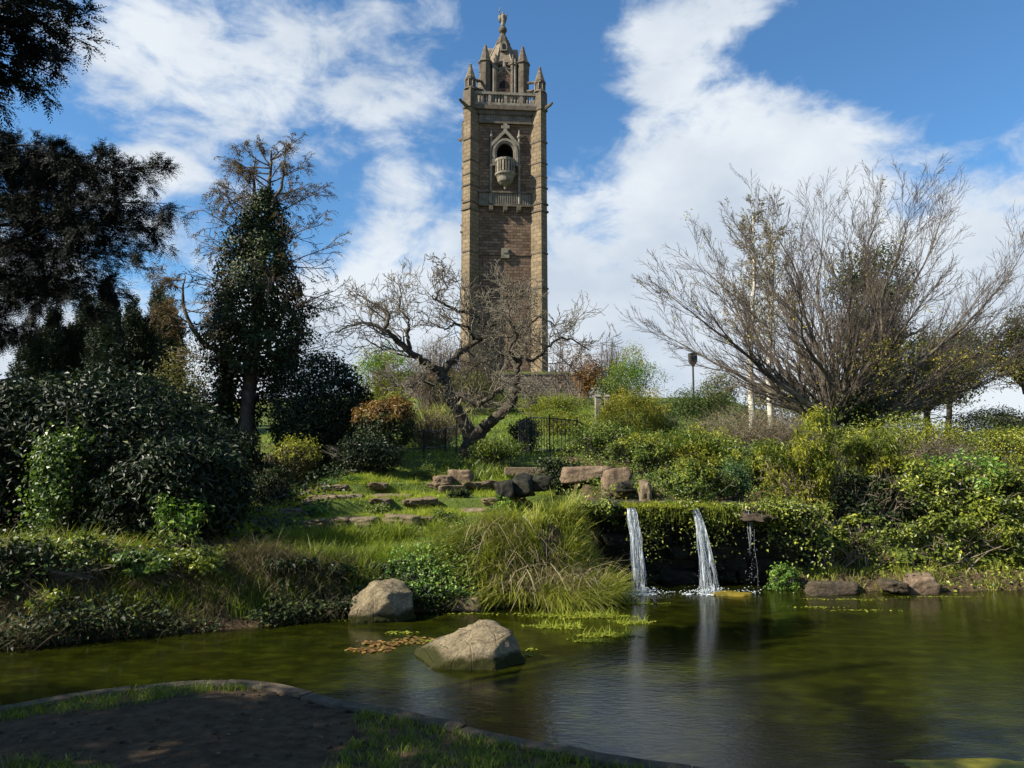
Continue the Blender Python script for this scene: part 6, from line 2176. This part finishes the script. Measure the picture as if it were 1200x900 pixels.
waterfall('broad white fall beside the sedge mound', 734, 744, 742, 757, 60, 180, 420, .0030)
waterfall('slanting thin fall below the mossy lip', 811, 816, 821, 840, 46, 190, 330, .0026)
waterfall('faint dripping fall at the shadowed end of the rock wall', 874, 880, 876, 888, 5, 110, 30, .0024)

# ---------------------------------------------------------------- on the water
# mats of weed and emergent grass
def weed_mat(name, label, pts, mat, grass_n=0, tint=None, leafn=1200, L=.035, gh=.14):
    t_ = thing(name, label, 'water plants', (pts[0][0], pts[0][1], 0.0))
    mb = MB()
    for (x, y, rx, ry) in pts:
        n = int(leafn * rx * ry / .1)
        a = rng.uniform(0, 6.28, n)
        r = np.sqrt(rng.random(n)) * (1 + .35 * np.sin(a * 3 + x * 9) + .2 * np.sin(a * 7 + y * 5))
        P = np.stack([x + np.cos(a) * r * rx, y + np.sin(a) * r * ry, .004 + rng.random(n) * .012], 1)
        leaves(mb, P, np.array([0, 0, 1.0]) + rng.normal(size=(n, 3)) * .12, L * rng.uniform(.5, 1.3, n), .8, .03, tint if tint is None else rng.random(n), droop=0)
    mb.obj('floating_leaves', M[mat], t_)
    if grass_n:
        mb = MB()
        P = []
        for (x, y, rx, ry) in pts:
            n = int(grass_n * rx * ry / .1)
            a = rng.uniform(0, 6.28, n)
            r = np.sqrt(rng.random(n))
            P.append(np.stack([x + np.cos(a) * r * rx, y + np.sin(a) * r * ry, 0 * a - .01], 1))
        P = np.concatenate(P)
        n = len(P)
        a = rng.uniform(0, 6.28, n)
        blades(mb, P, gh * rng.uniform(.4, 1.2, n), np.stack([np.cos(a), np.sin(a), 0 * a], 1) * .45, .004, .2)
        mb.obj('blades', M['lawn'], t_)['kind'] = 'stuff'
    return t_


def wp(u, v, rx, ry):
    x, y = on_level(u, v, 0.0)
    return (x, y, rx, ry)


weed_mat('water_weed_patch', 'yellow-green floating weed with upright grass blades before the first fall', [wp(690, 722, .42, .16), wp(655, 735, .30, .12), wp(712, 745, .30, .10), wp(740, 730, .22, .10), wp(690, 752, .2, .05), wp(640, 722, .25, .08), wp(725, 708, .5, .07)], 'moss', 260)
weed_mat('lily_patch', 'dark reddish lily leaves floating in front of the tall boulder', [wp(455, 755, .30, .12), wp(435, 762, .25, .08), wp(485, 750, .22, .08)], 'rust', 0, None, 380, .06)
weed_mat('lily_patch', 'small green lily leaves by the tall boulder', [wp(505, 752, .14, .05), wp(470, 742, .22, .05)], 'moss', 0, None, 500, .04)
weed_mat('duckweed_strip', 'thin yellow-green weed strip along the bank under the brambles', [wp(1000, 703, .6, .06), wp(1100, 700, .6, .04), wp(960, 712, .35, .05), wp(1010, 716, .5, .04)], 'moss', 0, None, 420, .03)
weed_mat('duckweed_strip', 'thin weed strip along the bank under the sedge mound', [wp(560, 720, .5, .035), wp(640, 712, .4, .04), wp(400, 727, .4, .03)], 'moss', 0, None, 500, .03)
weed_mat('algae_clump', 'little algae clump beside the low sandy boulder', [wp(616, 768, .07, .06), wp(622, 762, .05, .04)], 'moss', 0, None, 1500, .03)
# algae hump at the foot of the second fall and at the near corner
q = on_level(858, 697, 0)
m_alg = rough_mat('orange_algae', [(.3, (.06, .055, .008)), (.55, (.15, .11, .014)), (.8, (.22, .17, .02))], 6, .5, .5, .02)
M['algae'] = m_alg
stone('algae_stone', 'rounded golden algae-coated stone at the foot of the slanting fall', 'stone', (q[0], q[1] - .02, -.03), (.36, .15, .085), 61, 'algae', 0, rough=.25)
q = on_level(1120, 892, 0)
M['algae2'] = rough_mat('sunken_algae', [(.35, (.05, .05, .006)), (.55, (.15, .14, .014)), (.8, (.24, .21, .025))], 5, .4, .5, .02)
stone('algae_ledge', 'low algae-covered ledge just breaking the surface near the kerb', 'ledge', (q[0] + .55, q[1] - .12, -.02), (1.35, .26, .035), 63, 'algae2', -.03, sub=5, rough=.30)

# ---------------------------------------------------------------- near bank
def near_pts(n, x0, x1, g0, g1):
    x = rng.uniform(x0, x1, n)
    return x, shore_near(x) - rng.uniform(g0, g1, n)


x, y = near_pts(7000, -5.5, 2.6, .09, 2.6)
dens_ = wob(x, y, 2.2, 3) + 1.1 * sst(-1.4, -.6, x) + .75 * (1 - sst(.15, .7, shore_near(x) - y)) - .1
k = dens_ > .30
x, y = x[k], y[k]
X = np.repeat(x, 8) + rng.normal(size=len(x) * 8) * .03
Y = np.repeat(y, 8) + rng.normal(size=len(x) * 8) * .03
a = rng.uniform(0, 6.28, len(X))
mb = MB()
blades(mb, np.stack([X, Y, H(X, Y) - .004], 1), rng.uniform(.03, .10, len(X)), np.stack([np.cos(a), np.sin(a), 0 * a], 1) * .5, .0028, .25, rng.random(len(X)) * .7)
lab(mb.obj('near_bank_grass', M['grass'], kind='stuff'), 'patchy short grass on the shaded near bank')
x, y = near_pts(420, -5.5, 2.2, .2, 2.4)
mb = MB()
leaves(mb, np.stack([x, y, H(x, y) + .006], 1), np.array([0, 0, 1.0]) + rng.normal(size=(len(x), 3)) * .3, .03 * rng.uniform(.5, 1.3, len(x)), .6)
lab(mb.obj('leaf_litter', M['darkstraw'], kind='stuff'), 'scattered dead leaves on trodden earth', 'leaf litter')
x, y = near_pts(700, -5.5, 1.6, .2, 2.4)
mb = MB()
ico = rock_arrays((1, 1, 1), 13, None, 2, .1, 8)
for a, b_ in zip(x, y):
    s = .004 + .022 * rng.random() ** 3
    mb.add(ico[0] * np.array([s, s, s * .6]) + np.array([a, b_, Hs(a, b_) + s * .3]), ico[1])
lab(mb.obj('earth_clods', M['darkslab'], kind='stuff'), 'small clods and pebbles on trodden earth', 'pebbles')

# ---------------------------------------------------------------- railing, floodlight, gate post
def railing(label, pts, h, bars, post_every, name='iron_railing'):
    base = Vector(pts[0])
    t_ = thing(name, label, 'railing', base)
    A = [Vector(p) for p in pts]
    segs = list(zip(A[:-1], A[1:]))
    for a, b_ in segs:
        for zz_, r in ((h, .015), (h * .16, .012)) if bars else ((h, .015), (h * .5, .012)):
            mb = MB()
            tube(mb, [a + Vector((0, 0, zz_)), b_ + Vector((0, 0, zz_))], [r, r], 6)
            mb.obj('rail', M['iron'], t_)
        for p in (a, b_):
            mb = MB()
            tube(mb, [p - Vector((0, 0, .2)), p + Vector((0, 0, h + .05)), p + Vector((0, 0, h + .09))], [.022, .022, .010], 6)
            mb.obj('post', M['iron'], t_)
        for k in range(1, bars + 1):
            p = a.lerp(b_, k / (bars + 1))
            mb = MB()
            tube(mb, [p + Vector((0, 0, .05)), p + Vector((0, 0, h))], [.010, .010], 5)
            mb.obj('bar', M['iron'], t_)
    return t_


def rp(u, vtop, d, h):
    q = W(u, vtop, d)
    return (q.x, d, q.z - h)


railing('black iron railing with upright bars beside the stream bridge', [rp(608, 497, 19.6, .95), rp(622, 489, 19.0, .95), rp(644, 490, 18.4, .95), rp(676, 493, 18.8, .95), rp(694, 503, 19.6, .95)], .95, 6, 1)
railing('plain black iron handrail beside the gnarled trunk', [rp(455, 512, 17.2, .7), rp(497, 508, 17.5, .75), rp(522, 500, 18.6, .9), rp(535, 497, 19.4, .9)], .8, 0, 1)

fd = 40.0
q = W(812, 428, fd)
z0 = Hs(q.x, fd)
fl = thing('floodlight', 'black floodlight on a thin dark pole above the juniper', 'floodlight', (q.x, fd, z0))
mb = MB()
tube(mb, [(q.x, fd, z0 - .2), (q.x, fd, q.z)], [.06, .05], 8)
mb.obj('pole', M['iron'], fl)
mb = MB()
box(mb, (q.x, fd, q.z + .42), (.36, .34, .5), rz=.4)
prism(mb, [(q.x - .14, fd - .14), (q.x + .14, fd - .14), (q.x + .14, fd + .14), (q.x - .14, fd + .14)], q.z + .05, q.z + .17, scale_top=1.2, ctr=(q.x, fd))
mb.obj('lamp_housing', M['iron'], fl)
mb = MB()
for k in range(4):
    box(mb, (q.x - .06, fd - .16 - .02 * (k % 2), q.z + .24 + k * .12), (.40, .12, .03), rz=.4)
mb.obj('louvre', M['iron'], fl)
mb = MB()
box(mb, (q.x, fd, q.z + .02), (.2, .2, .12))
mb.obj('bracket', M['redstone'], fl)

gd = 30.0
for du, lb in ((700.5, 'pale weathered gate post behind the yellow-topped shrub'), (711, 'second pale weathered post next to the gate post')):
    q = W(du, 465, gd)
    z0 = Hs(q.x, gd)
    t_ = thing('gate_post', lb, 'post', (q.x, gd, z0), 0, 'pair of pale posts')
    mb = MB()
    box(mb, (q.x, gd, (z0 + q.z) / 2 - .1), (.22, .22, q.z - z0 + .2), rz=.15)
    mb.obj('shaft', M['trim'], t_)
    mb = MB()
    prism(mb, [(q.x - .14, gd - .14), (q.x + .14, gd - .14), (q.x + .14, gd + .14), (q.x - .14, gd + .14)], q.z, q.z + .09, scale_top=.5, ctr=(q.x, gd))
    mb.obj('cap', M['trim'], t_)
print('TRIS', sum(len(m_.polygons) for m_ in bpy.data.meshes))
